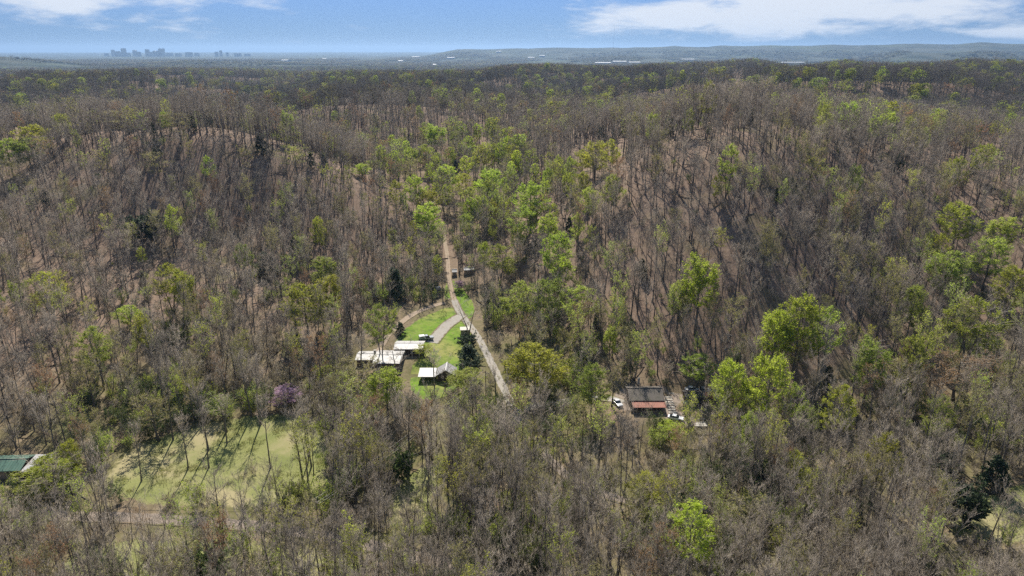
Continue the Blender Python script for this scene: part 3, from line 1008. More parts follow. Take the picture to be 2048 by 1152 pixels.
def scatter(name, P, idx, rz, scl, coll, label, cat, tilt=0.0):
    me = bpy.data.meshes.new(name)
    me.vertices.add(len(P))
    me.vertices.foreach_set('co', np.asarray(P, np.float32).ravel())
    a = me.attributes.new('pick', 'INT', 'POINT'); a.data.foreach_set('value', np.asarray(idx, np.int32))
    a = me.attributes.new('turn', 'FLOAT_VECTOR', 'POINT'); a.data.foreach_set('vector', np.stack([RNG.normal(0, 1, len(P)) * tilt, RNG.normal(0, 1, len(P)) * tilt, rz], -1).astype(np.float32).ravel())
    a = me.attributes.new('grow', 'FLOAT_VECTOR', 'POINT'); a.data.foreach_set('vector', np.asarray(scl, np.float32).ravel())
    g = bpy.data.node_groups.new(name, 'GeometryNodeTree')
    g.interface.new_socket('Geometry', in_out='INPUT', socket_type='NodeSocketGeometry')
    g.interface.new_socket('Geometry', in_out='OUTPUT', socket_type='NodeSocketGeometry')
    gi, go = g.nodes.new('NodeGroupInput'), g.nodes.new('NodeGroupOutput')
    ci = g.nodes.new('GeometryNodeCollectionInfo')
    ci.inputs['Collection'].default_value = coll
    ci.inputs['Separate Children'].default_value = True
    ci.inputs['Reset Children'].default_value = True
    iop = g.nodes.new('GeometryNodeInstanceOnPoints')
    iop.inputs['Pick Instance'].default_value = True

    def na_(n, ty):
        k = g.nodes.new('GeometryNodeInputNamedAttribute')
        k.data_type = ty
        k.inputs['Name'].default_value = n
        return k.outputs['Attribute']
    er = g.nodes.new('FunctionNodeEulerToRotation')
    g.links.new(na_('turn', 'FLOAT_VECTOR'), er.inputs[0])
    g.links.new(gi.outputs[0], iop.inputs['Points'])
    g.links.new(ci.outputs[0], iop.inputs['Instance'])
    g.links.new(na_('pick', 'INT'), iop.inputs['Instance Index'])
    g.links.new(er.outputs[0], iop.inputs['Rotation'])
    g.links.new(na_('grow', 'FLOAT_VECTOR'), iop.inputs['Scale'])
    g.links.new(iop.outputs[0], go.inputs[0])
    o = link(name, me)
    md = o.modifiers.new('scatter', 'NODES')
    md.node_group = g
    return tag(o, label, cat, kind='stuff')

# ------------------------------------------------------------------ trees one can point to: (picture x of crown, y of its top, width there, kind, variant, colour, height m, label)
NAMED = [
    (870, 250, 36, 'leafy', 0, 'lime', 20, 'tall lime green tree standing highest in the hollow between the hills'),
    (850, 292, 28, 'leafy', 0, 'lime', 17, 'small lime tree just below the highest green tree in the hollow'),
    (818, 296, 26, 'leafy', 0, 'lime', 16, 'narrow green tree left of the highest trees in the hollow'),
    (964, 292, 38, 'leafy', 2, 'yellow', 18, 'pale yellow-green tree on the upper edge of the hollow'),
    (895, 332, 46, 'leafy', 1, 'lime', 17, 'round green tree in the middle of the hollow grove'),
    (928, 348, 40, 'leafy', 2, 'yellow', 17, 'yellowish open tree inside the hollow grove'),
    (980, 340, 50, 'leafy', 1, 'lime', 19, 'large green tree above the bright trees in the hollow'),
    (830, 353, 40, 'leafy', 1, 'lime', 16, 'low round green tree on the left flank of the hollow grove'),
    (790, 362, 30, 'leafy', 2, 'yellow', 15, 'thin yellow-green tree at the grove edge below the spur'),
    (940, 376, 46, 'leafy', 2, 'green', 18, 'pale green tree above the head of the driveway'),
    (856, 382, 42, 'leafy', 1, 'yellow', 14, 'yellow-green tree behind the bright tree beside the upper track'),
    (856, 410, 44, 'leafy', 0, 'lime', 19, 'bright lime tree standing alone left of the upper track'),
    (1062, 368, 64, 'leafy', 1, 'lime', 20, 'widest bright lime tree on the east side of the hollow'),
    (1046, 414, 54, 'leafy', 2, 'lime', 18, 'green tree directly below the widest lime tree in the hollow'),
    (1100, 432, 36, 'leafy', 0, 'lime', 17, 'lime tree at the hollow edge under the brown hill'),
    (1118, 468, 58, 'leafy', 1, 'lime', 19, 'big lime tree at the foot of the brown hill above the valley'),
    (1126, 515, 40, 'leafy', 2, 'lime', 15, 'small lime tree below the big one at the brown hill foot'),
    (722, 328, 30, 'leafy', 1, 'lime', 8, 'small bright sapling on the upper side slope'),
    (745, 320, 24, 'leafy', 0, 'lime', 9, 'second bright sapling on the upper side slope'),
    (690, 250, 34, 'bud', 1, 'olive', 16, 'pale budding tree high on the far slope'),
    (760, 282, 32, 'bud', 1, 'yellow', 16, 'tan budding tree beside a leaning trunk on the far slope'),
    (1000, 492, 60, 'leafy', 2, 'yellow', 16, 'pale yellow-green tree beside the upper track bend'),
    (1405, 514, 60, 'leafy', 0, 'lime', 23, 'tallest bright green tree alone on the brown hillside'),
    (1362, 562, 34, 'leafy', 0, 'green', 15, 'slim green tree beside the tallest bright tree on the hillside'),
    (1608, 596, 78, 'leafy', 1, 'lime', 22, 'broadest bright green tree on the lower brown hillside'),
    (1556, 620, 58, 'leafy', 0, 'lime', 20, 'bright tree touching the broadest green tree on the hillside'),
    (1658, 616, 58, 'leafy', 2, 'green', 20, 'pale green tree on the uphill side of the broadest tree'),
    (1400, 710, 60, 'leafy', 2, 'green', 12, 'green tree rising behind the dark shed'),
    (1466, 724, 60, 'leafy', 1, 'lime', 18, 'round lime tree next to the orange tarp roof'),
    (1546, 714, 76, 'leafy', 1, 'lime', 22, 'tall spreading lime tree with many stems beyond the orange tarp'),
    (1592, 770, 44, 'leafy', 2, 'green', 15, 'small green tree under the spreading lime tree'),
    (1750, 682, 56, 'leafy', 0, 'green', 19, 'green oval tree in the mixed wood on the far slope foot'),
    (1836, 674, 54, 'leafy', 1, 'green', 18, 'round green tree right beside the green oval one'),
    (1690, 772, 62, 'leafy', 2, 'yellow', 18, 'pale yellow-green tree in the mixed wood below the oval tree'),
    (1888, 792, 50, 'leafy', 2, 'green', 16, 'light green tree below the rusty budding tree'),
    (1340, 846, 52, 'leafy', 1, 'lime', 6, 'low round lime tree in front of the brown-roofed house'),
    (1392, 1008, 92, 'leafy', 2, 'lime', 17, 'bright lime tree standing in the bottom strip of bare trees'),
    (1186, 734, 62, 'leafy', 1, 'green', 14, 'green tree between the gravel track and the brown-roofed house'),
    (1228, 730, 46, 'bud', 1, 'olive', 14, 'olive budding tree behind the car by the brown-roofed house'),
    (1070, 694, 100, 'leafy', 1, 'yellow', 15, 'large golden-olive tree beside the gravel driveway'),
    (1034, 704, 46, 'leafy', 2, 'yellow', 13, 'smaller golden-olive tree touching the driveway'),
    (1040, 566, 66, 'leafy', 2, 'green', 17, 'green tree at the notch east of the driveway'),
    (1098, 560, 70, 'leafy', 1, 'green', 17, 'second green tree east of the driveway'),
    (1165, 574, 66, 'leafy', 2, 'green', 16, 'third green tree east of the driveway under the brown hill'),
    (1906, 510, 64, 'leafy', 0, 'green', 19, 'conical pale green tree on the far right slope'),
    (1990, 478, 64, 'leafy', 1, 'green', 18, 'round green tree above the conical pale green one'),
    (1924, 408, 64, 'leafy', 1, 'yellow', 18, 'yellow-green tree highest in the right slope grove'),
    (2012, 436, 46, 'leafy', 0, 'green', 17, 'narrow green tree beside the highest tree of the right slope grove'),
    (1886, 470, 36, 'leafy', 2, 'yellow', 15, 'small yellowish tree under the highest tree of the right slope grove'),
    (2036, 536, 60, 'leafy', 1, 'yellow', 18, 'yellowish tree cut by the right picture edge'),
    (1960, 600, 90, 'leafy', 2, 'yellow', 20, 'wide pale olive tree on the lower right slope'),
    (605, 570, 78, 'leafy', 1, 'yellow', 17, 'big round yellow-green tree above the white-roofed house'),
    (655, 552, 42, 'leafy', 0, 'yellow', 16, 'slim yellow-green tree touching the big round yellow tree'),
    (645, 513, 38, 'leafy', 0, 'green', 15, 'green pointed tree behind the big round yellow tree'),
    (330, 530, 50, 'leafy', 2, 'yellow', 17, 'open yellow-green tree on the left hillside'),
    (362, 542, 36, 'leafy', 0, 'yellow', 17, 'narrow yellow-green tree beside the open one on the left hillside'),
    (755, 610, 50, 'leafy', 2, 'green', 18, 'green tree rising beside the white-roofed house'),
    (256, 614, 46, 'leafy', 1, 'lime', 8, 'small bright lime tree low on the left hillside'),
    (182, 655, 62, 'leafy', 2, 'green', 17, 'pale green open tree above the meadow corner'),
    (85, 545, 56, 'leafy', 2, 'yellow', 17, 'pale yellow-green tree near the left picture edge'),
    (770, 742, 58, 'leafy', 0, 'lime', 13, 'yellow-lime tree in front of the white-roofed house'),
    (676, 754, 54, 'bud', 1, 'green', 14, 'pale green budding tree left of the white-roofed house front'),
    (715, 724, 80, 'bud', 1, 'olive', 14, 'wide grey-green budding tree before the white-roofed house'),
    (92, 924, 92, 'leafy', 1, 'yellow', 9, 'rounded yellow-green tree beside the green-roofed barn'),
    (930, 742, 56, 'leafy', 1, 'green', 7, 'green bushy tree beside the gabled outbuilding'),
    (848, 690, 30, 'leafy', 2, 'yellow', 5, 'small yellow-green shrub tree at the corner of the white-roofed house'),
    (310, 304, 46, 'bud', 1, 'olive', 17, 'olive budding tree alone near the left hill crest'),
    (590, 290, 48, 'bud', 1, 'yellow', 16, 'pale yellow budding tree on the crest of the near spur'),
    (236, 222, 48, 'bud', 1, 'olive', 17, 'pale budding tree on the left hill top'),
    (352, 226, 50, 'bud', 1, 'olive', 17, 'second pale budding tree on the left hill top'),
    (1192, 284, 44, 'leafy', 1, 'yellow', 17, 'largest of three olive trees on the saddle left of the brown hill'),
    (1222, 280, 40, 'leafy', 2, 'yellow', 17, 'highest of three olive trees on the saddle left of the brown hill'),
    (1164, 300, 36, 'leafy', 2, 'yellow', 15, 'lowest of three olive trees on the saddle left of the brown hill'),
    (1166, 345, 32, 'leafy', 1, 'yellow', 14, 'small yellow tree below the three olive trees on the saddle'),
    (1226, 350, 34, 'leafy', 1, 'green', 15, 'green tree below the three olive trees on the saddle'),
    (1178, 376, 38, 'leafy', 1, 'green', 14, 'dark green round tree lowest on the saddle'),
    (1448, 455, 30, 'bud', 1, 'yellow', 12, 'small yellow budding tree halfway up the brown hill'),
    (1625, 315, 44, 'bud', 1, 'yellow', 17, 'olive-yellow budding tree near the brown hill crest'),
    (1820, 715, 60, 'bud', 0, 'olive', 17, 'olive budding tree between the two rusty trees'),
    (1930, 700, 90, 'bud', 1, 'rust', 17, 'broad rusty-brown budding tree on the lower right slope'),
    (1880, 740, 60, 'bud', 1, 'rust', 15, 'smaller rusty budding tree beside the broad rusty one'),
    (300, 790, 66, 'bud', 1, 'olive', 15, 'olive budding tree at the upper meadow edge'),
    (440, 780, 50, 'bud', 0, 'green', 14, 'thin greenish tree uphill from the pink redbud'),
    (1500, 1000, 80, 'bud', 1, 'olive', 13, 'olive budding tree beside the bottom lime tree'),
    (1290, 950, 60, 'leafy', 2, 'yellow', 9, 'small yellow-green tree where the driveway meets the bottom wood'),
    (680, 1090, 90, 'bud', 1, 'yellow', 12, 'yellowish budding tree by the paved road'),
    (560, 1008, 60, 'bud', 1, 'yellow', 12, 'yellow budding tree at the lower meadow edge'),
    (1580, 1068, 60, 'bud', 1, 'yellow', 9, 'low yellowish tree in the bottom strip'),
    (1420, 165, 28, 'leafy', 1, 'yellow', 17, 'bright yellow tree far off on the ridge behind the brown hill'),
    (1475, 158, 26, 'bud', 1, 'yellow', 17, 'tan-yellow tree next to the bright yellow one on the ridge'),
    (1700, 205, 44, 'leafy', 1, 'lime', 17, 'lime tree in the distant valley beyond the brown hill'),
    (1650, 208, 30, 'leafy', 1, 'green', 15, 'green tree left of the lime one in the distant valley'),
    (1750, 195, 40, 'leafy', 1, 'yellow', 16, 'yellow-green tree above the lime one in the distant valley'),
    (1776, 228, 34, 'leafy', 0, 'lime', 16, 'narrow lime tree below the others in the distant valley'),
    (1955, 238, 22, 'leafy', 1, 'yellow', 14, 'small yellow tree alone on the distant right slope'),
    (1975, 290, 40, 'leafy', 1, 'lime', 16, 'bright lime tree on the far right slope top'),
    (1920, 316, 34, 'leafy', 1, 'yellow', 16, 'yellowish round tree on the far right slope top'),
    (60, 252, 60, 'leafy', 1, 'yellow', 17, 'yellow-green tree on the far left shoulder'),
    (10, 280, 50, 'leafy', 1, 'lime', 17, 'lime tree cut by the left picture edge'),
    (50, 280, 40, 'leafy', 0, 'green', 15, 'green tree beside the lime one at the left picture edge'),
    (120, 228, 30, 'leafy', 1, 'yellow', 14, 'small yellow tree behind the left hill top'),
    (320, 158, 20, 'leafy', 0, 'lime', 16, 'small lime tree on the ridge under the city towers'),
    (285, 428, 62, 'cedar', 1, 'cedar', 12, 'big dark evergreen on the left hillside'),
    (592, 472, 34, 'cedar', 0, 'cedar', 12, 'dark cedar in the middle of the left hillside'),
    (530, 506, 28, 'cedar', 0, 'cedar', 10, 'small cedar downhill from the middle cedar'),
    (790, 538, 32, 'cedar', 0, 'cedar', 13, 'dark cedar above the dirt bank'),
    (520, 268, 24, 'cedar', 0, 'cedar', 11, 'cedar near the top of the near spur'),
    (1944, 972, 70, 'cedar', 1, 'cedar', 11, 'large round dark cedar on the grass at bottom right'),
    (2000, 918, 46, 'cedar', 0, 'cedar', 9, 'conical cedar behind the large round cedar'),
    (1888, 904, 46, 'cedar', 1, 'cedar', 8, 'dark bushy cedar uphill of the large round cedar'),
    (1530, 935, 60, 'cedar', 1, 'shrub', 8, 'dark green bushy tree in the shaded bottom wood'),
    (402, 1106, 80, 'cedar', 1, 'shrub', 8, 'dark green bush at the bottom edge beside the road'),
    (934, 668, 32, 'cedar', 1, 'cedar', 6, 'upper dark evergreen of the row beside the lawn'),
    (938, 690, 34, 'cedar', 0, 'cedar', 7, 'middle dark evergreen of the row beside the lawn'),
    (940, 718, 36, 'cedar', 1, 'cedar', 7, 'lowest dark evergreen of the row beside the lawn'),
    (800, 645, 16, 'cedar', 0, 'cedar', 5, 'little dark cedar at the end of the dirt bank'),
    (800, 900, 44, 'cedar', 1, 'shrub', 9, 'dark bushy evergreen under the power wires'),
    (568, 777, 50, 'leafy', 1, 'redbud', 6.2, 'pink flowering redbud tree above the meadow'),
    (918, 562, 18, 'leafy', 1, 'redbud', 4.5, 'small pink redbud beside the gravel driveway'),
    (936, 588, 62, 'bare', 3, 'olive', 17, 'lone dark bare tree standing beside the driveway fork'),
    (790, 672, 60, 'bare', 3, 'olive', 15, 'forked bare tree in front of the white metal roof'),
    (716, 664, 40, 'bare', 2, 'olive', 16, 'slim bare tree at the left end of the white metal roof'),
    (888, 706, 40, 'bare', 3, 'olive', 13, 'crooked bare tree in front of the gabled outbuilding'),
    (866, 700, 30, 'bare', 2, 'olive', 13, 'thin bare tree left of the gabled outbuilding'),
    (1000, 810, 80, 'bare', 1, 'olive', 18, 'dark broad bare tree inside the bend of the driveway'),
]
NAMED = [(a, b, w * 0.9 if k == 'leafy' and h >= 13 else w, k, j, c, h * 1.2 if k == 'leafy' and h >= 13 else h, l) for (a, b, w, k, j, c, h, l) in NAMED]
taken = []
for (px, py, wpx, kind, j, colr, H, label) in NAMED:
    x, y = hit(px, py, H * 0.97)
    t = FULL[kind][j]
    dep = y * CP - (hz(x, y) + H - CAM_Z) * SP
    wm = wpx * dep / FPX
    nm = {'leafy': 'leafy_tree', 'bud': 'budding_tree', 'bare': 'bare_tree', 'cedar': 'evergreen_tree'}[kind]
    if colr == 'redbud': nm = 'redbud_tree'
    sxy = float(np.clip(wm / t['width'], 0.35, 2.6)) * (1.06 if kind != 'bare' else 1.0)
    tree_object(nm, kind, j, colr, x, y, sxy, H / t['top'], random.uniform(0, 6.28), label)
    taken.append((x, y, max(1.2, wm * 0.30)))
taken = np.array(taken)

# ------------------------------------------------------------------ the woods
HOLLOW = W([(770, 330), (860, 290), (1000, 290), (1130, 380), (1190, 540), (1010, 560), (930, 480), (850, 470), (770, 400)])


def lay(r0, r1, sp, amin, amax, rng):
    xs = np.arange(-r1, r1, sp)
    ys = np.arange(0, r1, sp * 0.87)
    X, Y = np.meshgrid(xs, ys)
    X = X + (np.arange(len(ys)) % 2)[:, None] * sp / 2
    X = (X + rng.uniform(-.44, .44, X.shape) * sp).ravel()
    Y = (Y + rng.uniform(-.44, .44, Y.shape) * sp).ravel()
    r, a = np.hypot(X, Y), np.degrees(np.arctan2(X, Y))
    k = (r >= r0) & (r < r1) & (a > amin) & (a < amax)
    return X[k], Y[k]


rng = np.random.default_rng(21)
# open views in the photograph: (x0, y0, x1, y1 in the picture, chance that a tree standing in front goes missing)
OPEN = [(712, 672, 852, 742, .86), (826, 720, 918, 772, .88), (800, 600, 960, 720, .94), (890, 520, 925, 600, .4), (820, 700, 932, 790, .8), (1210, 770, 1410, 846, .88), (0, 905, 75, 960, .97),
        (230, 850, 650, 945, .58), (230, 945, 650, 990, .28), (945, 650, 1010, 780, .5), (1090, 788, 1210, 815, .6), (1890, 985, 2048, 1080, .8), (800, 940, 890, 1010, .7)]


for (px, py, wpx, kind, j, colr, H, label) in NAMED:
    if py > 240 and (kind == 'leafy' or px < 960 and kind == 'bare'):
        OPEN.append((px - wpx * 0.42, py, px + wpx * 0.42, py + wpx * 0.6, 0.66))


def cull(x, y, Ht, rng):
    z = height(x, y)
    u0, v0, d0 = project(np.stack([x, y, z], -1))
    u1, v1, _ = project(np.stack([x, y, z + Ht], -1))
    ok = np.ones(len(x), bool)
    for L, w in ((DRIVE, 3.2), (TRACK, 2.6), (LOWER, 2.3), (DRIVE_B, 3.6), (DRIVE_C, 3.0), (ROAD, 3.3), (BANK, 2.2)):
        m = (np.abs(x - L[:, 0].mean()) < 260)
        ok[m] &= seg_dist(x[m], y[m], L[::2]) > w
    for L in (LAWN, LAWN_B):
        ok &= ~inside(x, y, L)
    ok &= ~(inside(x, y, FIELD) & (rng.random(len(x)) < (0.62 if np.max(Ht) > 5 else 0.985)))
    ok &= ~(inside(x, y, FIELD_B) & (rng.random(len(x)) < 0.85))
    ok &= ~(inside(x, y, FIELD_C) & (rng.random(len(x)) < 0.93))
    ok &= ~(inside(x, y, FIELD_D) & (rng.random(len(x)) < 0.35))
    for (cx_, cy_, rx_, ry_, fo, lv) in PADS:
        ok &= ~((np.abs(x - cx_) < rx_ + 1.5) & (np.abs(y - cy_) < ry_ + 1.5))
    for tx, ty, tr in taken:
        ok &= np.hypot(x - tx, y - ty) > tr
    half = 1.6 * FPX / d0
    for (ax, ay, bx, by, pr) in OPEN:
        cover = (u0 + half > ax) & (u0 - half < bx) & (v1 < by) & (v0 > ay + 8) & (v1 < by - 4)
        ok &= ~(cover & (rng.random(len(x)) < pr))
    return ok, z, u0, v0, v1, d0


def kinds(x, y, z, u, v, rng):
    """0 bare, then (kind, colour) codes by place: valley bottoms and the right-hand slope are greener"""
    n = len(x)
    cl = fbm(x / 60 + 31, y / 60 + 7, 3)
    r = np.hypot(x, y)
    p_bud = 0.10 + 0.9 * np.clip(cl - 0.52, 0, 1)
    p_leaf = 0.012 + 0.22 * np.clip(cl - 0.60, 0, 1)
    hol = inside(x, y, HOLLOW)
    p_bud = np.where(hol, 0.42, p_bud)
    p_leaf = np.where(hol, 0.20, p_leaf)
    rs = (u > 1480) & (v > 420) & (v < 950)
    p_bud = np.where(rs, p_bud + 0.20, p_bud)
    val = (v > 700) & (v < 1000) & (u > 600) & (u < 1500)
    p_bud = np.where(val, p_bud + 0.14, p_bud)
    mead = (v > 760) & (v < 1010) & (u > 180) & (u < 680)
    p_bud = np.where(mead, 0.28, p_bud)
    farr = (r > 560)
    p_bud = np.where(farr, p_bud * 0.7 + 0.02, p_bud)
    p_leaf = np.where(farr, p_leaf * 0.5 + 0.012 + 0.035 * (u > 1500), p_leaf)
    bot = v > 1030
    p_bud = np.where(bot, 0.10, p_bud)
    p_leaf = np.where(bot, 0.002, p_leaf)
    q = rng.random(n)
    K = np.zeros(n, int)
    K[q < p_bud] = 1
    K[q < p_leaf] = 2
    K[(q > 0.988) & (v < 1000)] = 3
    c = rng.random(n)
    c = np.where(hol & (K == 2), 0.48 + 0.26 * c, c)
    return K, c


BUDC = [('olive', 0.50), ('green', 0.72), ('yellow', 0.84), ('rust', 1.01)]
LEAFC = [('green', 0.55), ('lime', 0.72), ('yellow', 1.01)]


def pick(K, c, rng, wide=0.0):
    out = []
    for k, q in zip(K, c):
        if k == 0: out.append(('bare', 'olive', rng.integers(0, len(RECIPES['bare'])) if rng.random() > wide else 1))
        elif k == 1: out.append(('bud', next(n for n, t in BUDC if q < t), rng.integers(0, 3) if rng.random() > wide else 1))
        elif k == 2: out.append(('leafy', next(n for n, t in LEAFC if q < t), rng.integers(0, 3)))
        else: out.append(('cedar', 'cedar', 0))
    return out


x1, y1 = lay(92, 640, 5.9, -45, 45, rng)
xb, yb = lay(92, 168, 4.6, -45, 45, rng)                                # the valley strip nearest the camera is crowded with young trees
x1, y1 = np.concatenate([x1, xb]), np.concatenate([y1, yb])
gr = rng.random(len(x1))
Hf = 0.56 + 0.52 * gr ** 0.7                                            # share of full height
Hf = Hf * (0.82 + 0.34 * fbm(x1 / 45 + 7, y1 / 45 + 3, 3))
ok, z1, u1, v1, t1, d1 = cull(x1, y1, Hf * 20, rng)
ok &= (u1 > -260) & (u1 < 2310) & (t1 < 1330)
ok &= rng.random(len(x1)) < np.where(v1 > 1000, 0.90, np.where(fbm(x1 / 25, y1 / 25, 3) > 0.40, 0.92, 0.74))
ok &= seen(x1, y1, z1 + 20)
x1, y1, z1, u1, v1, t1, d1, Hf = (a[ok] for a in (x1, y1, z1, u1, v1, t1, d1, Hf))
K, cc = kinds(x1, y1, z1, u1, v1, rng)
Hf = np.where(v1 > 1010, Hf * 0.92, Hf)
pk = pick(K, cc, rng)
pk = [('bare', 'olive', 2) if f else p for p, f in zip(pk, inside(x1, y1, FIELD))]
pk = [('bare', 'olive', (3, 4, 3, 4, 1, 5, 0)[int(c * 699) % 7]) if p[0] == 'bare' and v > 1000 else p for p, v, c in zip(pk, v1, cc)]
wid = rng.uniform(0.8, 1.15, len(x1)) * np.where(v1 > 1010, 0.92, 0.95) * np.interp(d1, [300, 560], [1.0, 1.4])
turn = rng.uniform(0, 6.283, len(x1))

# those that show largest are trees in their own right
inframe = (u1 > 5) & (u1 < 2043) & (t1 < 1110) & (v1 > 120)
size = np.where(inframe, 1.0 / d1, 0)
LOOK = {'bare': 'grey bare tree', 'bud': 'budding tree', 'leafy': 'young-leaved tree', 'cedar': 'cedar'}
HUE = {'olive': 'olive', 'green': 'pale green', 'yellow': 'yellowish', 'rust': 'rusty brown', 'lime': 'lime green'}
PLACES = [(lambda u, v: v > 1060 and u < 700, 'in the bottom strip of woods by the road'),
          (lambda u, v: v > 1060 and u < 1400, 'in the bottom strip of woods below the meadow wires'),
          (lambda u, v: v > 1060, 'in the bottom strip of woods at the right'),
          (lambda u, v: v > 960 and u < 230, 'below the green-roofed barn'),
          (lambda u, v: v > 820 and u < 230, 'on the bank above the green-roofed barn'),
          (lambda u, v: v > 830 and u < 680, 'on and around the yellow-green meadow'),
          (lambda u, v: v > 780 and u < 1060, 'in the wood between meadow and driveway'),
          (lambda u, v: v > 840 and u < 1440, 'in the wood below the brown-roofed house'),
          (lambda u, v: v > 840, 'in the shaded wood near the round cedar'),
          (lambda u, v: v > 660 and u < 700, 'at the foot of the left hill'),
          (lambda u, v: v > 640 and u < 1120, 'near the white-roofed houses'),
          (lambda u, v: v > 640 and u < 1460, 'behind the brown-roofed house'),
          (lambda u, v: v > 640, 'on the lower slope of the brown hill'),
          (lambda u, v: u < 800, 'on the left hillside'),
          (lambda u, v: u < 1180, 'in the hollow between the hills'),
          (lambda u, v: True, 'on the upper slope of the brown hill')]
solo = np.zeros(len(x1), bool)
for kd, lim in (('bare', 285), ('bud', 230), ('leafy', 60), ('cedar', 14)):
    idx = [i for i in np.argsort(-size) if pk[i][0] == kd and size[i] > 0][:lim]
    solo[idx] = True
# landmarks a viewer can find, by the place of their foot in the picture
MARKS = [(340, 930, 'yellow-green meadow'), (34, 950, 'green-roofed barn'), (92, 985, 'yellow-green tree by the barn'), (568, 815, 'pink redbud above the meadow'), (402, 1150, 'dark green bush by the road'), (560, 1075, 'yellow budding tree below the meadow'),
         (680, 1150, 'yellowish budding tree by the road'), (800, 960, 'dark evergreen under the power wires'), (835, 990, 'grass strip under the power wires'), (1000, 905, 'broad tree inside the driveway bend'), (1290, 1005, 'yellow-green tree by the lower driveway'),
         (1180, 978, 'lower driveway bend'), (1392, 1110, 'lime tree in the bottom strip'), (1500, 1080, 'olive tree by the bottom lime'), (1580, 1120, 'low yellowish bottom tree'), (1530, 985, 'dark bushy tree in shade'),
         (1944, 1045, 'large round cedar'), (2000, 965, 'conical cedar'), (1888, 945, 'dark bushy cedar'), (1340, 890, 'round lime tree before the house'), (1290, 815, 'brown-roofed house'), (1388, 806, 'dark shed'), (1424, 800, 'orange tarp shelter'), (1393, 850, 'stone patio'),
         (1186, 805, 'green tree by the gravel track'), (1070, 790, 'golden-olive tree by the driveway'), (930, 780, 'bushy tree by the outbuilding'), (872, 770, 'gabled outbuilding'), (760, 740, 'long white-roofed house'), (770, 805, 'yellow-lime tree before the white house'),
         (676, 815, 'pale tree beside the white house'), (605, 650, 'round yellow left hillside tree'), (256, 655, 'small lime left hillside tree'), (182, 745, 'pale open tree above the meadow'), (300, 860, 'olive tree above the meadow edge'), (440, 850, 'thin greenish tree near the redbud'),
         (936, 690, 'lone tree by the driveway fork'), (800, 680, 'dirt bank above the lawn'), (285, 490, 'big dark evergreen'), (592, 520, 'middle cedar on the left hillside'), (790, 600, 'cedar above the dirt bank'), (1040, 640, 'green trees east of the driveway'), (1405, 640, 'tallest bright green tree'),
         (1612, 720, 'broadest bright green tree'), (1546, 850, 'spreading lime tree'), (1466, 830, 'lime tree by the orange tarp'), (1750, 790, 'green oval tree'), (1836, 775, 'round tree by the oval one'), (1690, 880, 'pale tree below the oval tree'), (1888, 880, 'light tree below the rusty ones'),
         (1930, 790, 'broad rusty budding tree'), (1960, 720, 'wide pale olive tree'), (1906, 605, 'conical pale green tree'), (856, 490, 'lime tree beside the upper track'), (1118, 550, 'big lime tree at hill foot'), (330, 625, 'open yellow-green hillside tree'), (85, 635, 'pale tree near left picture edge'),
         (980, 420, 'large green tree in the hollow'), (1190, 440, 'trees on the saddle'), (1024, 1150, 'middle of the bottom picture edge'), (200, 1150, 'left end of the bottom edge'), (1750, 1150, 'right end of the bottom edge'), (1230, 1140, 'bottom edge beside the lime tree')]
MK = np.array([(a, b) for a, b, _ in MARKS], float)
RANK = ['', 'second ', 'third ', 'fourth ', 'fifth ', 'sixth ', 'seventh ', 'eighth ', 'ninth ', 'tenth ', 'eleventh ', 'twelfth ']
named_rows = {}
for i in np.nonzero(solo)[0]:
    kd, colr, j = pk[i]
    q = (np.array([u1[i], min(v1[i], 1135)]) - MK) * (1, 1.3)
    m = int(np.argmin((q ** 2).sum(1)))
    dx, dy = q[m]
    way = ('left of' if dx < 0 else 'right of') if abs(dx) > abs(dy) else ('above' if dy < 0 else 'below')
    vs = RECIPES[kd][j][1]
    look = {'bare': vs + ' grey bare tree', 'bud': '%s %s budding tree' % (vs, HUE.get(colr, colr)), 'leafy': '%s %s leafy tree' % (vs, HUE.get(colr, colr)), 'cedar': 'dark cedar'}[kd]
    named_rows.setdefault((look, way, MARKS[m][2]), []).append((float((q[m] ** 2).sum()), int(i)))
for (look, way, mark), rows in named_rows.items():
    for n_, (_, i) in enumerate(sorted(rows)):
        kd, colr, j = pk[i]
        lab = ('%snearest %s %s the %s' % (RANK[n_], look, way, mark)) if len(rows) > 1 else '%s %s the %s' % (look, way, mark)
        if len(lab.split()) > 16: lab = lab.replace('nearest ', '')
        place = next(p for f, p in PLACES if f(u1[i], v1[i]))
        nm = {'leafy': 'leafy_tree', 'bud': 'budding_tree', 'bare': 'bare_tree', 'cedar': 'evergreen_tree'}[kd]
        s = Hf[i] * (1.0 if kd != 'cedar' else 0.75)
        tree_object(nm, kd, j, colr, float(x1[i]), float(y1[i]), float(s * wid[i]), float(s), float(turn[i]), lab, group='%s trees %s' % ({'bare': 'bare', 'bud': 'budding', 'leafy': 'young-leaved', 'cedar': 'cedar'}[kd], place))
nm_ = ~solo
near_m = nm_ & (d1 < 330)
mid_m = nm_ & ~near_m


def spread(name, m, x, y, z, pk, Hf, wid, turn, coll, label):
    idx = np.nonzero(m)[0]
    I = [near_key[(pk[i][0], pk[i][1])][pk[i][2]] for i in idx]
    s = Hf[idx]
    scatter(name, np.stack([x[idx], y[idx], z[idx]], -1), I, turn[idx], np.stack([s * wid[idx], s * wid[idx], s], -1), coll, label, 'forest', tilt=0.045)


spread('forest', near_m, x1, y1, z1, pk, Hf, wid, turn, C_NEAR, 'bare and budding woods covering the near valley and lower slopes')
spread('forest', mid_m, x1, y1, z1, pk, Hf, wid, turn, C_MID, 'bare woods covering the upper slopes of the two near hills')
print('trees near', near_m.sum(), 'mid', mid_m.sum(), 'solo', solo.sum())

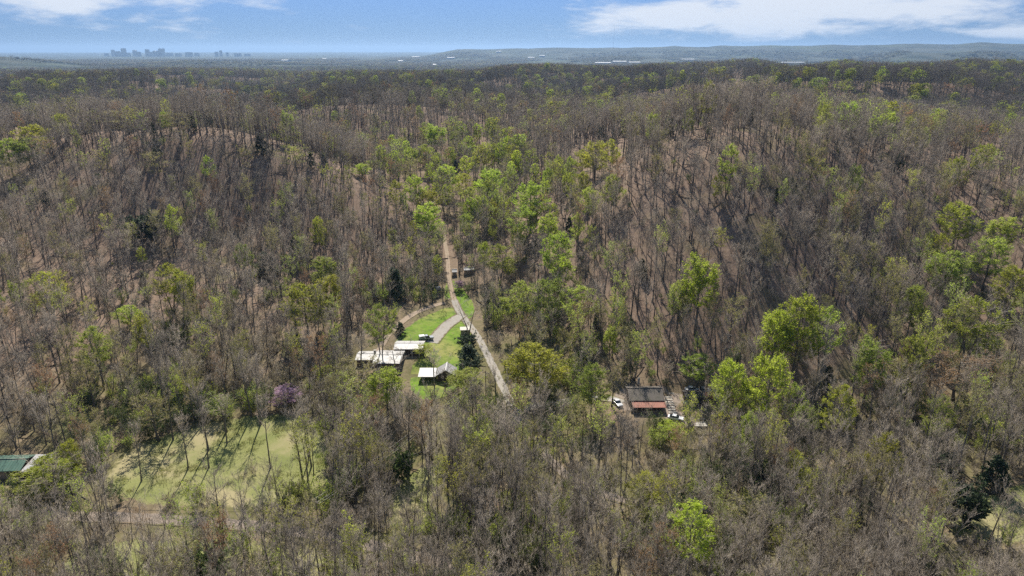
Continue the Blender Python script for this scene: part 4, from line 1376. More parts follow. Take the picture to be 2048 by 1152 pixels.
x2, y2 = lay(640, 1500, 8.6, -43, 43, rng)
z2 = height(x2, y2)
k2 = seen(x2, y2, z2 + 22)
_ua, _va, _ = project(np.stack([x2, y2, z2], -1))
_ub, _vb, _ = project(np.stack([x2, y2, z2 + 19], -1))
for (px, py, wpx, kind, j, colr, H, label) in NAMED:
    if py < 330:
        k2 &= ~((np.abs(_ua - px) < wpx * 0.45) & (_vb < py + wpx * 0.5) & (_va > py + 2) & (rng.random(len(x2)) < 0.8))
x2, y2, z2 = x2[k2], y2[k2], z2[k2]
u2, v2, d2 = project(np.stack([x2, y2, z2], -1))
K2, c2 = kinds(x2, y2, z2, u2, v2, rng)
Hf2 = rng.uniform(0.78, 1.12, len(x2))
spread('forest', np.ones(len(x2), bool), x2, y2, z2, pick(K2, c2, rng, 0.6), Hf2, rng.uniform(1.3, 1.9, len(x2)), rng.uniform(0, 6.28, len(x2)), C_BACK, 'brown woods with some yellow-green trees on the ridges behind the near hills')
x3, y3 = lay(1500, 4600, 12.5, -42, 42, rng)
z3 = height(x3, y3)
k3 = seen(x3, y3, z3 + 22) & (fbm(x3 / 300 + 5, y3 / 300, 3) > np.interp(np.hypot(x3, y3), [1500, 2600, 3600, 4600], [0.0, 0.1, 0.46, 0.56]))
x3, y3, z3 = x3[k3], y3[k3], z3[k3]
u3, v3, d3 = project(np.stack([x3, y3, z3], -1))
K3, c3 = kinds(x3, y3, z3, u3, v3, rng)
Hf3 = rng.uniform(0.8, 1.1, len(x3))
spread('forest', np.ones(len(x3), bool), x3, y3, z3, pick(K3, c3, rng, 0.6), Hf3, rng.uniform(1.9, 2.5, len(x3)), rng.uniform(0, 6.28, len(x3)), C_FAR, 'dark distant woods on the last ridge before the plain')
print('far trees', len(x2), len(x3))

# woods and suburbs' tree cover on the plain
x5, y5 = lay(3300, 9500, 36, -41, 41, rng)
z5 = height(x5, y5)
k5 = fbm(x5 / 420 + 15, y5 / 900 + 4, 4) > 0.47
x5, y5, z5 = x5[k5], y5[k5], z5[k5]
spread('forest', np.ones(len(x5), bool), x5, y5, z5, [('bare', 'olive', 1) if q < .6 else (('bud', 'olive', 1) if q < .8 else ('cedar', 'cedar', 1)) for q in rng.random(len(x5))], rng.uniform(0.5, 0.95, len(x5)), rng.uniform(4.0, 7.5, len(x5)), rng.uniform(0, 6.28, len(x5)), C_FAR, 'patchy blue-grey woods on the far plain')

# fallen trunks and limbs lying on the slopes
lg = []
for k in range(4):
    r_ = np.random.default_rng(80 + k)
    n_ = 5
    mb = MB().tube([(i * 1.7 - 3.4, r_.normal(0, .12), .16 + .05 * i * (k % 2)) for i in range(n_)], [.17, .16, .14, .10, .05], 6)
    for q in range(3):
        a_ = r_.uniform(-1, 2.6)
        mb.tube([(a_, 0, .2), (a_ + .8, r_.normal(0, .8), .7), (a_ + 1.5, r_.normal(0, 1.2), 1.0)], [.06, .045, .02], 4)
    lg.append(mb.mesh('log', M['bark'] if k % 2 else M['bark_dark']))
C_LG = bpy.data.collections.new('log')
for i, me in enumerate(lg): C_LG.objects.link(bpy.data.objects.new('log_%02d' % i, me))
x6, y6 = lay(100, 560, 8.5, -42, 42, rng)
ok, z6, u6, v6, t6, d6 = cull(x6, y6, np.full(len(x6), 3.0), rng)
ok &= (rng.random(len(x6)) < 0.7)
x6, y6, z6 = x6[ok], y6[ok], z6[ok]
s6 = rng.uniform(0.5, 1.3, len(x6))
scatter('deadwood', np.stack([x6, y6, z6], -1), rng.integers(0, 4, len(x6)), rng.uniform(0, 6.28, len(x6)), np.stack([s6, s6, s6], -1), C_LG, 'fallen limbs and trunks strewn over the leaf litter', 'deadwood', tilt=0.12)

# undergrowth: saplings, brush and green shrubs under the trees
ug = [(FULL['shrub'][0], M['bark_dark'], M['twig'], M['shrub']), (FULL['shrub'][0], M['bark_dark'], M['twig'], M['green']), (FULL['shrub'][1], M['bark_dark'], M['twig'], M['olive']), (FULL['shrub'][1], M['bark'], M['twig'], M['rust'])]
C_UG = proto_collection('brush', ug)
x4, y4 = lay(92, 430, 3.3, -44, 44, rng)
ok, z4, u4, v4, t4, d4 = cull(x4, y4, np.full(len(x4), 3.0), rng)
low = np.clip(1 - (z4 - 3) / 16, 0, 1)
ok &= rng.random(len(x4)) < 0.26 + 0.70 * low * (fbm(x4 / 18 + 3, y4 / 18, 3) > 0.45)
ok &= (u4 > -150) & (u4 < 2200)
x4, y4, z4, low = x4[ok], y4[ok], z4[ok], low[ok]
q = rng.random(len(x4))
g4 = fbm(x4 / 30 + 9, y4 / 30 + 2, 3)
I4 = np.where(q < 0.42 * low * (g4 > 0.5) + 0.03, 0, np.where(q < 0.75 * low * (g4 > 0.46) + 0.06, 1, np.where(q < 0.85, 2, 3)))
s4 = rng.uniform(0.4, 1.2, len(x4)) * (0.6 + 0.4 * low)
scatter('undergrowth', np.stack([x4, y4, z4], -1), I4, rng.uniform(0, 6.28, len(x4)), np.stack([s4, s4, s4 * rng.uniform(0.8, 1.3, len(x4))], -1), C_UG, 'low brush and green shrubs under the trees', 'undergrowth')

# tufts of meadow grass
gt = []
for s in range(4):
    r_ = np.random.default_rng(50 + s)
    nb = 46
    p = np.concatenate([r_.normal(0, 0.42, (nb, 2)), np.zeros((nb, 1))], -1)
    d = unit(np.concatenate([r_.normal(0, 0.35, (nb, 2)), np.ones((nb, 1))], -1))
    V, F = spikes(p, d, r_.uniform(0.15, 0.42, nb), np.full(nb, 0.035))
    gt.append(mesh_np('tuft', V, [F], [M['grass']]))
C_GR = bpy.data.collections.new('tuft')
for i, me in enumerate(gt):
    C_GR.objects.link(bpy.data.objects.new('tuft_%02d' % i, me))
gp = []
for L, dn in ((FIELD, 1.15), (FIELD_B, 0.9), (FIELD_C, 1.1), (FIELD_D, 1.3)):
    lo, hi = L.min(0), L.max(0)
    n = int((hi[0] - lo[0]) * (hi[1] - lo[1]) / dn ** 2)
    q = rng.uniform(lo, hi, (n, 2))
    q = q[inside(q[:, 0], q[:, 1], L)]
    gp.append(q[fbm(q[:, 0] / 6, q[:, 1] / 6, 3) > 0.56])
gp = np.concatenate(gp)
s = rng.uniform(0.6, 1.5, len(gp))
scatter('grass', np.concatenate([gp, height(gp[:, 0], gp[:, 1])[:, None]], -1), rng.integers(0, 4, len(gp)), rng.uniform(0, 6.28, len(gp)), np.stack([s, s, s], -1), C_GR, 'shaggy tufts of meadow grass', 'grass')

# ------------------------------------------------------------------ houses
def gable_block(p, x0, x1, y0, y1, z0, eave, ridge, axis, roof, wall, oh=0.45, ribs=0.0, open_front=False):
    """walls with gables, a two-slope roof of real thickness and, on metal roofs, standing seams; local coordinates"""
    xm, ym = (x0 + x1) / 2, (y0 + y1) / 2
    mb = MB()
    if axis == 'x':
        mb.prism([(y0, z0 - .6), (y1, z0 - .6), (y1, eave), (ym, ridge - .02), (y0, eave)], 'x', x0, x1)
    else:
        mb.prism([(x0, z0 - .6), (x1, z0 - .6), (x1, eave), (xm, ridge - .02), (x0, eave)], 'y', y0, y1)
    if not open_front:
        mb.build('wall', wall, p)
    slope = (ridge - eave) / ((y1 - y0) / 2 if axis == 'x' else (x1 - x0) / 2)
    for sgn in (-1, 1):
        mb = MB()
        if axis == 'x':
            ye = (y0 - oh) if sgn < 0 else (y1 + oh)
            ze = eave - slope * oh
            mb.prism([(ym, ridge + .03), (ye, ze + .03), (ye, ze + .17), (ym, ridge + .17)], 'x', x0 - oh, x1 + oh)
        else:
            xe = (x0 - oh) if sgn < 0 else (x1 + oh)
            ze = eave - slope * oh
            mb.prism([(xm, ridge + .03), (xe, ze + .03), (xe, ze + .17), (xm, ridge + .17)], 'y', y0 - oh, y1 + oh)
        r = mb.build('roof', roof, p)
        if ribs:
            s = MB()
            a, b = ((x0, x1) if axis == 'x' else (y0, y1))
            n = int((b - a + 2 * oh) / ribs)
            for i in range(n + 1):
                c = a - oh + 0.05 + i * (b - a + 2 * oh - 0.1) / n
                if axis == 'x':
                    s.hexa([(c - .03, ym, ridge + .172), (c + .03, ym, ridge + .172), (c + .03, ye, ze + .172), (c - .03, ye, ze + .172)],
                           [(c - .02, ym, ridge + .22), (c + .02, ym, ridge + .22), (c + .02, ye, ze + .22), (c - .02, ye, ze + .22)])
                else:
                    s.hexa([(xm, c - .03, ridge + .172), (xm, c + .03, ridge + .172), (xe, c + .03, ze + .172), (xe, c - .03, ze + .172)],
                           [(xm, c - .02, ridge + .22), (xm, c + .02, ridge + .22), (xe, c + .02, ze + .22), (xe, c - .02, ze + .22)])
            tag(s.build('roof_seams', roof, r), kind='stuff')
    if axis == 'x':
        MB().box(x0 - oh, x1 + oh, ym - .16, ym + .16, ridge + .15, ridge + .26).build('ridge_cap', roof, p)
    else:
        MB().box(xm - .16, xm + .16, y0 - oh, y1 + oh, ridge + .15, ridge + .26).build('ridge_cap', roof, p)


def window(p, x, y, z, w, h, face='front'):
    """on a wall facing the camera (y = wall plane) or a side wall (x = wall plane)"""
    f, g = MB(), MB()
    t = 0.09
    if face == 'front':
        for a in ((x - w / 2 - t, x + w / 2 + t, z - t, z), (x - w / 2 - t, x + w / 2 + t, z + h, z + h + t), (x - w / 2 - t, x - w / 2, z, z + h), (x + w / 2, x + w / 2 + t, z, z + h), (x - .025, x + .025, z, z + h)):
            f.box(a[0], a[1], y - .07, y + .02, a[2], a[3])
        g.box(x - w / 2, x + w / 2, y - .03, y + .02, z, z + h)
    else:
        s = 1 if face == 'right' else -1
        for a in ((y - w / 2 - t, y + w / 2 + t, z - t, z), (y - w / 2 - t, y + w / 2 + t, z + h, z + h + t), (y - w / 2 - t, y - w / 2, z, z + h), (y + w / 2, y + w / 2 + t, z, z + h)):
            f.box(*sorted((x - s * .02, x + s * .07)), a[0], a[1], a[2], a[3])
        g.box(*sorted((x - s * .02, x + s * .03)), y - w / 2, y + w / 2, z, z + h)
    o = g.build('window', M['glass'], p)
    f.build('window_frame', M['trim'], o)


def door(p, x, y, z, mat, w=0.95, h=2.05):
    o = MB().box(x - w / 2, x + w / 2, y - .05, y + .03, z, z + h).build('door', mat, p)
    MB().box(x + w / 2 - .14, x + w / 2 - .08, y - .12, y - .05, z + 1.0, z + 1.06).build('handle', M['chrome'], o)


# --- long white-roofed house
hx0, hy0 = at_level(747, 727, 5.6)
hx1, _ = at_level(799, 727, 5.6)
hxl, hyl = at_level(713, 719, 5.6)
_, hyb = at_level(760, 701, 5.9)
Z0 = 3.0
house = empty('white_roofed_house', ((hxl + hx1) / 2, (hy0 + hyb) / 2, Z0), label='long low brown house with white metal roofs in two staggered wings', cat='house')
ox, oy = house.location.x, house.location.y
gable_block(house, hxl - ox, hx0 - ox - .02, hyl - oy, hyb - oy - .3, 0, 2.55, 3.2, 'x', M['white_metal'], M['brick_wall'], ribs=0.6)
gable_block(house, hx0 - ox, hx1 - ox, hy0 - oy, hyb - oy, 0, 2.7, 3.45, 'x', M['white_metal'], M['brick_wall'], ribs=0.6)
bx0, by0 = at_level(799, 706, 6.3)
bx1, byb = at_level(848, 681.5, 6.6)
bx0 = hx1 - 3.2
gable_block(house, bx0 - ox, bx1 - ox, hyb - oy + 0.55, byb - oy, 0.5, 3.3, 4.0, 'x', M['white_metal'], M['wood_dark'], ribs=0.6)
_y = hy0 - oy
window(house, (hx0 + 2.0) - ox, _y, 0.9, 1.2, 1.1)
window(house, (hx0 + 6.6) - ox, _y, 0.9, 1.2, 1.1)
window(house, (hxl + 2.6) - ox, hyl - oy, 0.9, 1.2, 1.0)
door(house, (hx0 + 4.3) - ox, _y, 0.05, M['wood'])
window(house, (hx1 + 3.0) - ox, hyb - oy + 0.55, 1.5, 1.4, 1.1)
window(house, (hx1 + 6.0) - ox, hyb - oy + 0.55, 1.5, 1.2, 1.1)
MB().box(-2.2, -1.5, 1.2, 1.9, 3.0, 4.5).box(-2.3, -1.4, 1.1, 2.0, 4.5, 4.62).build('chimney', M['concrete'], house)
MB().box(bx1 - ox - 6, bx1 - ox - .4, hyb - oy - 1.6, hyb - oy + 0.5, 0.35, 0.6).build('porch_deck', M['wood'], house)
for k in range(3):
    MB().box(bx1 - ox - 5.8 + k * 2.5, bx1 - ox - 5.65 + k * 2.5, hyb - oy - 1.5, hyb - oy - 1.35, 0.6, 3.0).build('porch_post', M['trim'], house)

# --- gabled outbuilding with a carport
cx0, cy0 = at_level(874, 751, 4.2)
cx1, _ = at_level(909, 751, 4.2)
_, cyb = at_level(897, 729, 5.6)
lx0, ly0 = at_level(836, 752, 4.4)
barn2 = empty('outbuilding', ((cx0 + cx1) / 2, (cy0 + cyb) / 2, 2.0), label='white-roofed gabled outbuilding with a carport wing beside the lawn', cat='outbuilding')
ox, oy = barn2.location.x, barn2.location.y
gable_block(barn2, cx0 - ox, cx1 - ox, cy0 - oy, cyb - oy, 0, 2.3, 4.1, 'y', M['white_metal'], M['wood_dark'], ribs=0.6)
MB().prism([(ly0 - oy - .3, 2.15), (cyb - oy - 1.0, 2.75), (cyb - oy - 1.0, 2.87), (ly0 - oy - .3, 2.27)], 'x', lx0 - ox, cx0 - ox - .5).build('carport_roof', M['white_metal'], barn2)
for a in (lx0 - ox + .2, cx0 - ox - 1.0):
    for b, h in ((ly0 - oy, 2.15), (cyb - oy - 1.4, 2.65)):
        MB().box(a, a + .14, b, b + .14, -.5, h).build('carport_post', M['wood_dark'], barn2)
MB().box(lx0 - ox + .3, cx0 - ox - .5, cyb - oy - 1.6, cyb - oy - 1.5, -.5, 2.45).build('carport_back_wall', M['wood_dark'], barn2)
MB().box(-1.5, 1.5, cy0 - oy - .05, cy0 - oy + .03, 0.02, 2.1).build('barn_door', M['wood_dark'], barn2)

# --- small shed with a pale roof
sx_, sy_ = hit(930, 668)
shed = empty('garden_shed', (sx_, sy_, hz(sx_, sy_)), 0.1, label='small brown shed with a flat cream roof inside the driveway fork', cat='shed')
MB().box(-1.6, 1.6, -1.1, 1.1, -.5, 2.1).build('wall', M['wood'], shed)
MB().hexa([(-1.85, -1.4, 2.1), (1.85, -1.4, 2.1), (1.85, 1.35, 2.35), (-1.85, 1.35, 2.35)], [(-1.85, -1.4, 2.22), (1.85, -1.4, 2.22), (1.85, 1.35, 2.47), (-1.85, 1.35, 2.47)]).build('roof', M['siding'], shed)
door(shed, 0.4, -1.1, 0.0, M['wood_dark'], 0.85, 1.9)

# --- brown-roofed house with the rust-coloured porch roof
Z1 = 5.5
rx0, ry0 = at_level(1259, 801, Z1 + 3.0)
rx1, _ = at_level(1329, 801, Z1 + 3.0)
_, ryr = at_level(1292, 777, Z1 + 4.6)
rh = empty('brown_roofed_house', ((rx0 + rx1) / 2, ry0 + 4, Z1), label='dark timber house with brown shingle roof and rust-orange porch roof', cat='house')
ox, oy = rh.location.x, rh.location.y
w2 = (rx1 - rx0) / 2
dpt = (ryr - ry0)
gable_block(rh, -w2 + .4, w2 - .4, ry0 - oy + .4, ry0 - oy + .4 + 2 * dpt - .8, 0, 3.0, 4.7, 'x', M['shingle'], M['wood_dark'], oh=0.45)
pr = MB().prism([(ry0 - oy + .35, 2.72), (ry0 - oy - 2.6, 2.05), (ry0 - oy - 2.6, 2.13), (ry0 - oy + .35, 2.80)], 'x', -w2 + .6, w2 + .1).build('porch_roof', M['rust_metal'], rh)
s = MB()
for k in range(19):
    c = -w2 + .64 + k * (2 * w2 - .6) / 18
    s.hexa([(c - .03, ry0 - oy + .35, 2.802), (c + .03, ry0 - oy + .35, 2.802), (c + .03, ry0 - oy - 2.6, 2.132), (c - .03, ry0 - oy - 2.6, 2.132)],
           [(c - .02, ry0 - oy + .35, 2.85), (c + .02, ry0 - oy + .35, 2.85), (c + .02, ry0 - oy - 2.6, 2.18), (c - .02, ry0 - oy - 2.6, 2.18)])
tag(s.build('roof_seams', M['rust_metal'], pr), kind='stuff')
for k in range(5):
    c = -w2 + .8 + k * (2 * w2 - 1.2) / 4
    MB().box(c, c + .13, ry0 - oy - 2.45, ry0 - oy - 2.32, -.9, 2.05).build('porch_post', M['wood'], rh)
MB().box(-w2 + .6, w2 + .1, ry0 - oy - 2.6, ry0 - oy + .35, -.1, .05).build('porch_deck', M['wood'], rh)
MB().box(-w2 + .7, w2, ry0 - oy - 2.52, ry0 - oy - 2.46, .75, .85).build('porch_rail', M['wood'], rh)
_y = ry0 - oy + .4
for wx in (-w2 + 2.4, -0.6, w2 - 2.2): window(rh, wx, _y, .9, 1.1, 1.2)
door(rh, 1.6, _y, .06, M['wood'])
window(rh, -w2 + .4, 3.0, 1.0, 1.0, 1.1, 'left')
MB().box(-1.2, -.6, 5.0, 5.6, 3.6, 5.6).build('chimney', M['concrete'], rh)

# --- steps down the bank beside it
top = np.array(hit(1336, 795))
bot = np.array(hit(1348, 836))
st = empty('garden_steps', (float(top[0]), float(top[1]), hz(*top)), label='flight of pale timber steps running down beside the brown-roofed house', cat='steps')
for k in range(9):
    f = k / 8
    q = top * (1 - f) + bot * f
    zz = hz(q[0], q[1]) - st.location.z
    a = q[0] - top[0]
    b = q[1] - top[1]
    MB().box(a - 1.1, a + 1.1, b - .42, b + .36, zz - .35, zz + .22 + .02 * (k % 2)).build('step', M['concrete'], st, bevel=.03)
tx_, ty_ = hit(1340, 788)
MB().box(-1.1, 1.3, -1.2, 1.2, -.4, .18).build('landing', M['concrete'], st, loc=(tx_ - st.location.x, ty_ - st.location.y + 1.2, hz(tx_, ty_) - st.location.z))

# --- dark shed and orange tarp shelter beyond the house
dx_, dy_ = at_level(1388, 806, 5.5)
ds = empty('storage_shed', (dx_, dy_, 5.5), label='dark open-fronted shed with grey-brown roof east of the house', cat='shed')
gable_block(ds, -2.6, 2.6, -1.0, 3.4, 0, 2.3, 3.0, 'x', M['shingle_dk'], M['wood_dark'], oh=.4)
MB().box(-2.2, 2.2, -1.04, -.97, .05, 2.0).build('doorway_shade', M['glass'], ds)  # dark sheet on the solid front wall, painted shade of the open front
ax_, ay_ = hit(1424, 800)
sh = empty('tarp_shelter', (ax_, ay_, hz(ax_, ay_)), label='low shelter under a sagging orange tarp beyond the dark shed', cat='shelter')
V, F = [], []
for i in range(9):
    for j in range(6):
        u_, v_ = i / 8, j / 5
        V.append(((u_ - .5) * 5.2, (v_ - .5) * 3.0, 1.75 + .35 * v_ - .35 * math.sin(math.pi * u_) * .6 + .12 * math.sin(5 * u_ + 3 * v_)))
for i in range(8):
    for j in range(5):
        a = i * 6 + j
        F.append((a, a + 6, a + 7, a + 1))
mb = MB()
mb.add(V, F)
mb.add([(v[0], v[1], v[2] - .03) for v in V], [f[::-1] for f in F])
mb.build('tarp', M['tarp'], sh)
for a in (-2.4, 2.4):
    for b in (-1.3, 1.3): MB().tube([(a, b, -.5), (a, b, 1.85 + .12 * b)], [.05, .05], 6).build('post', M['wood'], sh)

# --- barn at the left edge
bx_, by_ = at_level(34, 958, 2.0)
bb = empty('barn', (bx_, by_, 2.0), 0.05, label='old barn with green metal roof and weathered grey lean-to', cat='barn')
gable_block(bb, -9.0, 1.0, 0.2, 6.6, 0, 2.6, 3.7, 'x', M['green_metal'], M['wood_dark'], oh=.5, ribs=.7)
MB().hexa([(1.6, -.6, 2.35), (6.2, -.6, 2.1), (6.2, 6.4, 2.75), (1.6, 6.4, 3.0)], [(1.6, -.6, 2.45), (6.2, -.6, 2.2), (6.2, 6.4, 2.85), (1.6, 6.4, 3.1)]).build('lean_to_roof', M['grey_metal'], bb)
for a in (1.8, 3.8, 5.9):
    MB().box(a, a + .16, -.3, -.14, -.5, 2.15).build('post', M['wood_dark'], bb)
MB().box(1.6, 6.0, 6.0, 6.1, -.5, 2.6).build('back_wall', M['wood_dark'], bb)
MB().box(5.9, 6.0, -.1, 6.0, -.5, 2.05).build('side_wall', M['wood_dark'], bb)
MB().box(-4.4, -2.2, .12, .22, 0, 2.1).build('barn_door', M['wood'], bb)

# ------------------------------------------------------------------ vehicles (nose towards +x)
def wheels(p, xs, half, r=.33):
    for wx in xs:
        for s in (-1, 1):
            t = MB().tube([(wx, s * (half - .20), r), (wx, s * (half + .01), r)], [r, r], 14).build('wheel', M['rubber'], p)
            MB().tube([(wx, s * (half - .02), r), (wx, s * (half + .025), r)], [r * .62, r * .58], 12).build('rim', M['chrome'], t)


def slab(prof, hw, top_in=0.0, zref=None):
    """side profile (x, z) swept across the car, drawn in above zref"""
    n = len(prof)
    V = []
    for s in (-1, 1):
        for x, z in prof:
            k = top_in * max(0, z - zref) if zref is not None else 0
            V.append((x, s * (hw - k), z))
    return V, [tuple(range(n)), tuple(range(n, 2 * n))[::-1]] + [(i, n + i, n + (i + 1) % n, (i + 1) % n) for i in range(n)]


def car(loc, rz, paintm, label, kind='sedan'):
    o = empty('parked_car' if kind != 'pickup' else 'pickup_truck', loc, rz, label=label, cat='car' if kind != 'pickup' else 'truck')
    if kind == 'sedan':
        V, F = slab([(-2.2, .35), (2.15, .35), (2.22, .62), (2.05, .78), (.95, .92), (-1.55, .95), (-2.15, .92), (-2.25, .65)], .86)
        MB().add(V, F).build('body', paintm, o, bevel=.05)
        V, F = slab([(.95, .9), (.25, 1.36), (-.95, 1.38), (-1.75, .92)], .80, .28, .9)
        MB().add(V, F).build('glazing', M['glass'], o)
        V, F = slab([(.22, 1.33), (.12, 1.42), (-.85, 1.43), (-1.0, 1.34)], .80, .28, .9)
        MB().add(V, F).build('roof', paintm, o)
        wheels(o, (-1.35, 1.35), .86)
        fx, bx = 2.2, -2.24
    else:
        V, F = slab([(-2.75, .45), (2.6, .45), (2.68, .75), (2.6, 1.02), (1.25, 1.12), (-.55, 1.15), (-2.75, 1.12)], .95)
        MB().add(V, F).build('body', paintm, o, bevel=.05)
        V, F = slab([(1.25, 1.1), (.65, 1.70), (-.45, 1.72), (-.55, 1.12)], .90, .25, 1.1)
        MB().add(V, F).build('glazing', M['glass'], o)
        V, F = slab([(.62, 1.67), (.5, 1.78), (-.42, 1.79), (-.47, 1.68)], .90, .25, 1.1)
        MB().add(V, F).build('roof', paintm, o)
        V, F = slab([(-.62, 1.14), (-.68, 1.95), (-2.7, 1.95), (-2.8, 1.14)], .95, .12, 1.1)
        MB().add(V, F).build('camper_top', M['car_white'], o, bevel=.05)
        for s_ in (-1, 1):
            MB().box(-2.3, -1.0, *sorted((s_ * .87, s_ * .925)), 1.38, 1.68).build('camper_window', M['glass'], o)
        wheels(o, (-1.7, 1.75), .95, .38)
        fx, bx = 2.64, -2.78
    for s_ in (-1, 1):
        MB().box(fx - .06, fx + .05, *sorted((s_ * .5, s_ * .8)), .62, .76).build('headlight', M['lamp'], o)
        MB().box(bx - .04, bx + .06, *sorted((s_ * .55, s_ * .8)), .68, .84).build('tail_light', M['tail'], o)
    return o


def spot(px, py):
    x, y = hit(px, py)
    return (x, y, hz(x, y) + .16)


car(spot(853, 680), 0.3, M['car_grey'], 'grey pickup truck with white camper top at the end of the gravel spur', 'pickup')
car(spot(1235, 810), -1.25, M['car_silver'], 'white and dark car parked at the west end of the brown-roofed house')
car(spot(1351, 840), -0.35, M['car_white'], 'white car parked at the foot of the timber steps')
car(spot(1384, 782), 0.2, M['car_white'], 'white car behind the dark shed')
car(spot(1408, 784), -0.2, M['car_silver'], 'silver car between dark shed and orange tarp')
car(spot(1381, 812), 0.1, M['car_dark'], 'dark car in front of the dark shed')
x_, y_ = hit(1393, 846)
pw = empty('stone_patio', (x_, y_, hz(x_, y_)), label='low stone wall and paved patio east of the white car', cat='patio')
for k in range(13):
    a = -3.2 + k * .52
    MB().box(-.28, .25, -.25, .25, -.3, .42 + .1 * ((k * 7) % 3)).build('stone', M['stone'], pw, loc=(a, 1.5 + .12 * math.sin(k * 2.1), .0), rz=.2 * math.sin(k * 3), bevel=.06)
for i in range(5):
    for j in range(3):
        MB().box(-.5, .5, -.45, .45, -.25, .10 + .02 * ((i * 3 + j) % 3)).build('paver', M['concrete'], pw, loc=(-2.2 + i * 1.1, -1.4 + j * .98, 0), rz=.03 * ((i + j) % 3 - 1), bevel=.03)

for (px, py, lab) in ((876, 578, 'small white box beside the upper driveway'),):
    x_, y_ = hit(px, py)
    o = empty('storage_box', (x_, y_, hz(x_, y_)), .4, label='small white lidded tank on the bank left of the upper driveway', cat='tank')
    MB().box(-1.0, 1.0, -.6, .6, -.2, .9).build('body', M['trim'], o, bevel=.08)
    MB().box(-1.08, 1.08, -.68, .68, .9, 1.02).build('lid', M['car_white'], o, bevel=.04)
for (px, py, w_, lab, rm) in ((938, 546, 4.2, 'small grey-roofed hut east of the upper driveway', 'grey_metal'), (909, 550, 1.8, 'tiny white-roofed hut on the upper driveway edge', 'white_metal')):
    x_, y_ = hit(px, py)
    o = empty('hut', (x_, y_, hz(x_, y_)), .15, label=lab, cat='hut')
    gable_block(o, -w_ / 2, w_ / 2, -1.3, 1.3, 0, 1.9, 2.6, 'x', M[rm], M['wood'], oh=.3)
for (px, py, w_, lab, rm, wm) in ((928, 168, 13, 'distant cream house with tan roof on a wooded ridge', 'siding', 'siding'), (1112, 184, 14, 'distant house with pale metal roof among brown woods', 'white_metal', 'siding')):
    d = ray(px, py)
    x_, y_ = hit(px, py, 9)
    o = empty('far_house', (x_, y_, hz(x_, y_) + 3), .1, label=lab, cat='house')
    gable_block(o, -w_ / 2, w_ / 2, -5, 5, -3, 4.5, 8.0, 'x', M[rm], M[wm], oh=.5)
    for k in range(3): window(o, -4 + k * 4, -5, 1.2, 1.6, 1.8)

# ------------------------------------------------------------------ power line over the lower wood
pa, pb = hit(972, 800), hit(640, 1075)
ends = []
for k, (q, lab) in enumerate(((pa, 'wooden utility pole beside the driveway bend'), (pb, 'wooden utility pole in the bottom strip of woods'))):
    o = empty('utility_pole', (q[0], q[1], hz(*q)), math.atan2(pb[1] - pa[1], pb[0] - pa[0]), label=lab, cat='utility pole')
    MB().tube([(0, 0, -1), (0, 0, 5), (0, 0, 10.2)], [.17, .15, .11], 9).build('post', M['pole'], o)
    arm = MB().box(-.06, .06, -1.2, 1.2, 9.4, 9.55).build('crossarm', M['pole'], o)
    e = []
    for yy in (-1.1, 0.35, 1.1):
        MB().tube([(0, yy, 9.55), (0, yy, 9.75)], [.06, .04], 8).build('insulator', M['trim'], arm)
        a = o.rotation_euler.z
        e.append(Vector((q[0] - yy * math.sin(a), q[1] + yy * math.cos(a), o.location.z + 9.75)))
    ends.append(e)
for k in range(3):
    a, b = ends[0][k], ends[1][k]
    pts = [a.lerp(b, i / 24) - Vector((0, 0, 4 * 1.9 * (i / 24) * (1 - i / 24))) for i in range(25)]
    tag(MB().tube(pts, [.022] * 25, 5).build('power_wire', M['wire']), ['uphill power wire slung over the lower wood', 'middle power wire slung over the lower wood', 'downhill power wire slung over the lower wood'][k], 'wire', 'power wires')

# ------------------------------------------------------------------ the far city
CITY = [(210, 217, 108, 6, 'low square block at the west end of the skyline'), (223, 229, 101, 0, 'western slab tower of the skyline'), (231, 242, 104, 3, 'stepped tower beside the western slab'), (243, 251, 98, 0, 'tallest tower of the western cluster'),
        (252, 260, 107, 0, 'low wide block beside the tallest western tower'), (266, 273, 101, 2, 'rounded-top tower in the middle of the skyline'), (273, 281, 105, 0, 'square block beside the rounded-top tower'), (291, 298, 100, 1, 'slim tower opening the eastern cluster'),
        (299, 304, 105, 0, 'small tower inside the eastern cluster'), (306, 313, 103, 2, 'mid-height tower in the eastern cluster'), (312, 318, 103, 0, 'twin of the mid-height tower in the eastern cluster'), (318, 328, 98, 4, 'twin-pointed tallest tower of the eastern cluster'),
        (334, 345, 107, 0, 'low block east of the twin-pointed tower'), (352, 362, 108, 0, 'pale low block further east of the towers'), (372, 384, 106, 0, 'wide block well east of the towers'), (390, 398, 107, 0, 'small block beside the wide eastern block'),
        (430, 436, 105, 0, 'low tower left of the lone uptown tower'), (439, 444, 102, 1, 'lone slim uptown tower'), (452, 457, 106, 0, 'short tower right of the lone uptown tower'), (470, 482, 108, 0, 'low wide uptown block'), (490, 500, 109, 0, 'lowest block of the uptown cluster')]
CD = 13500.0
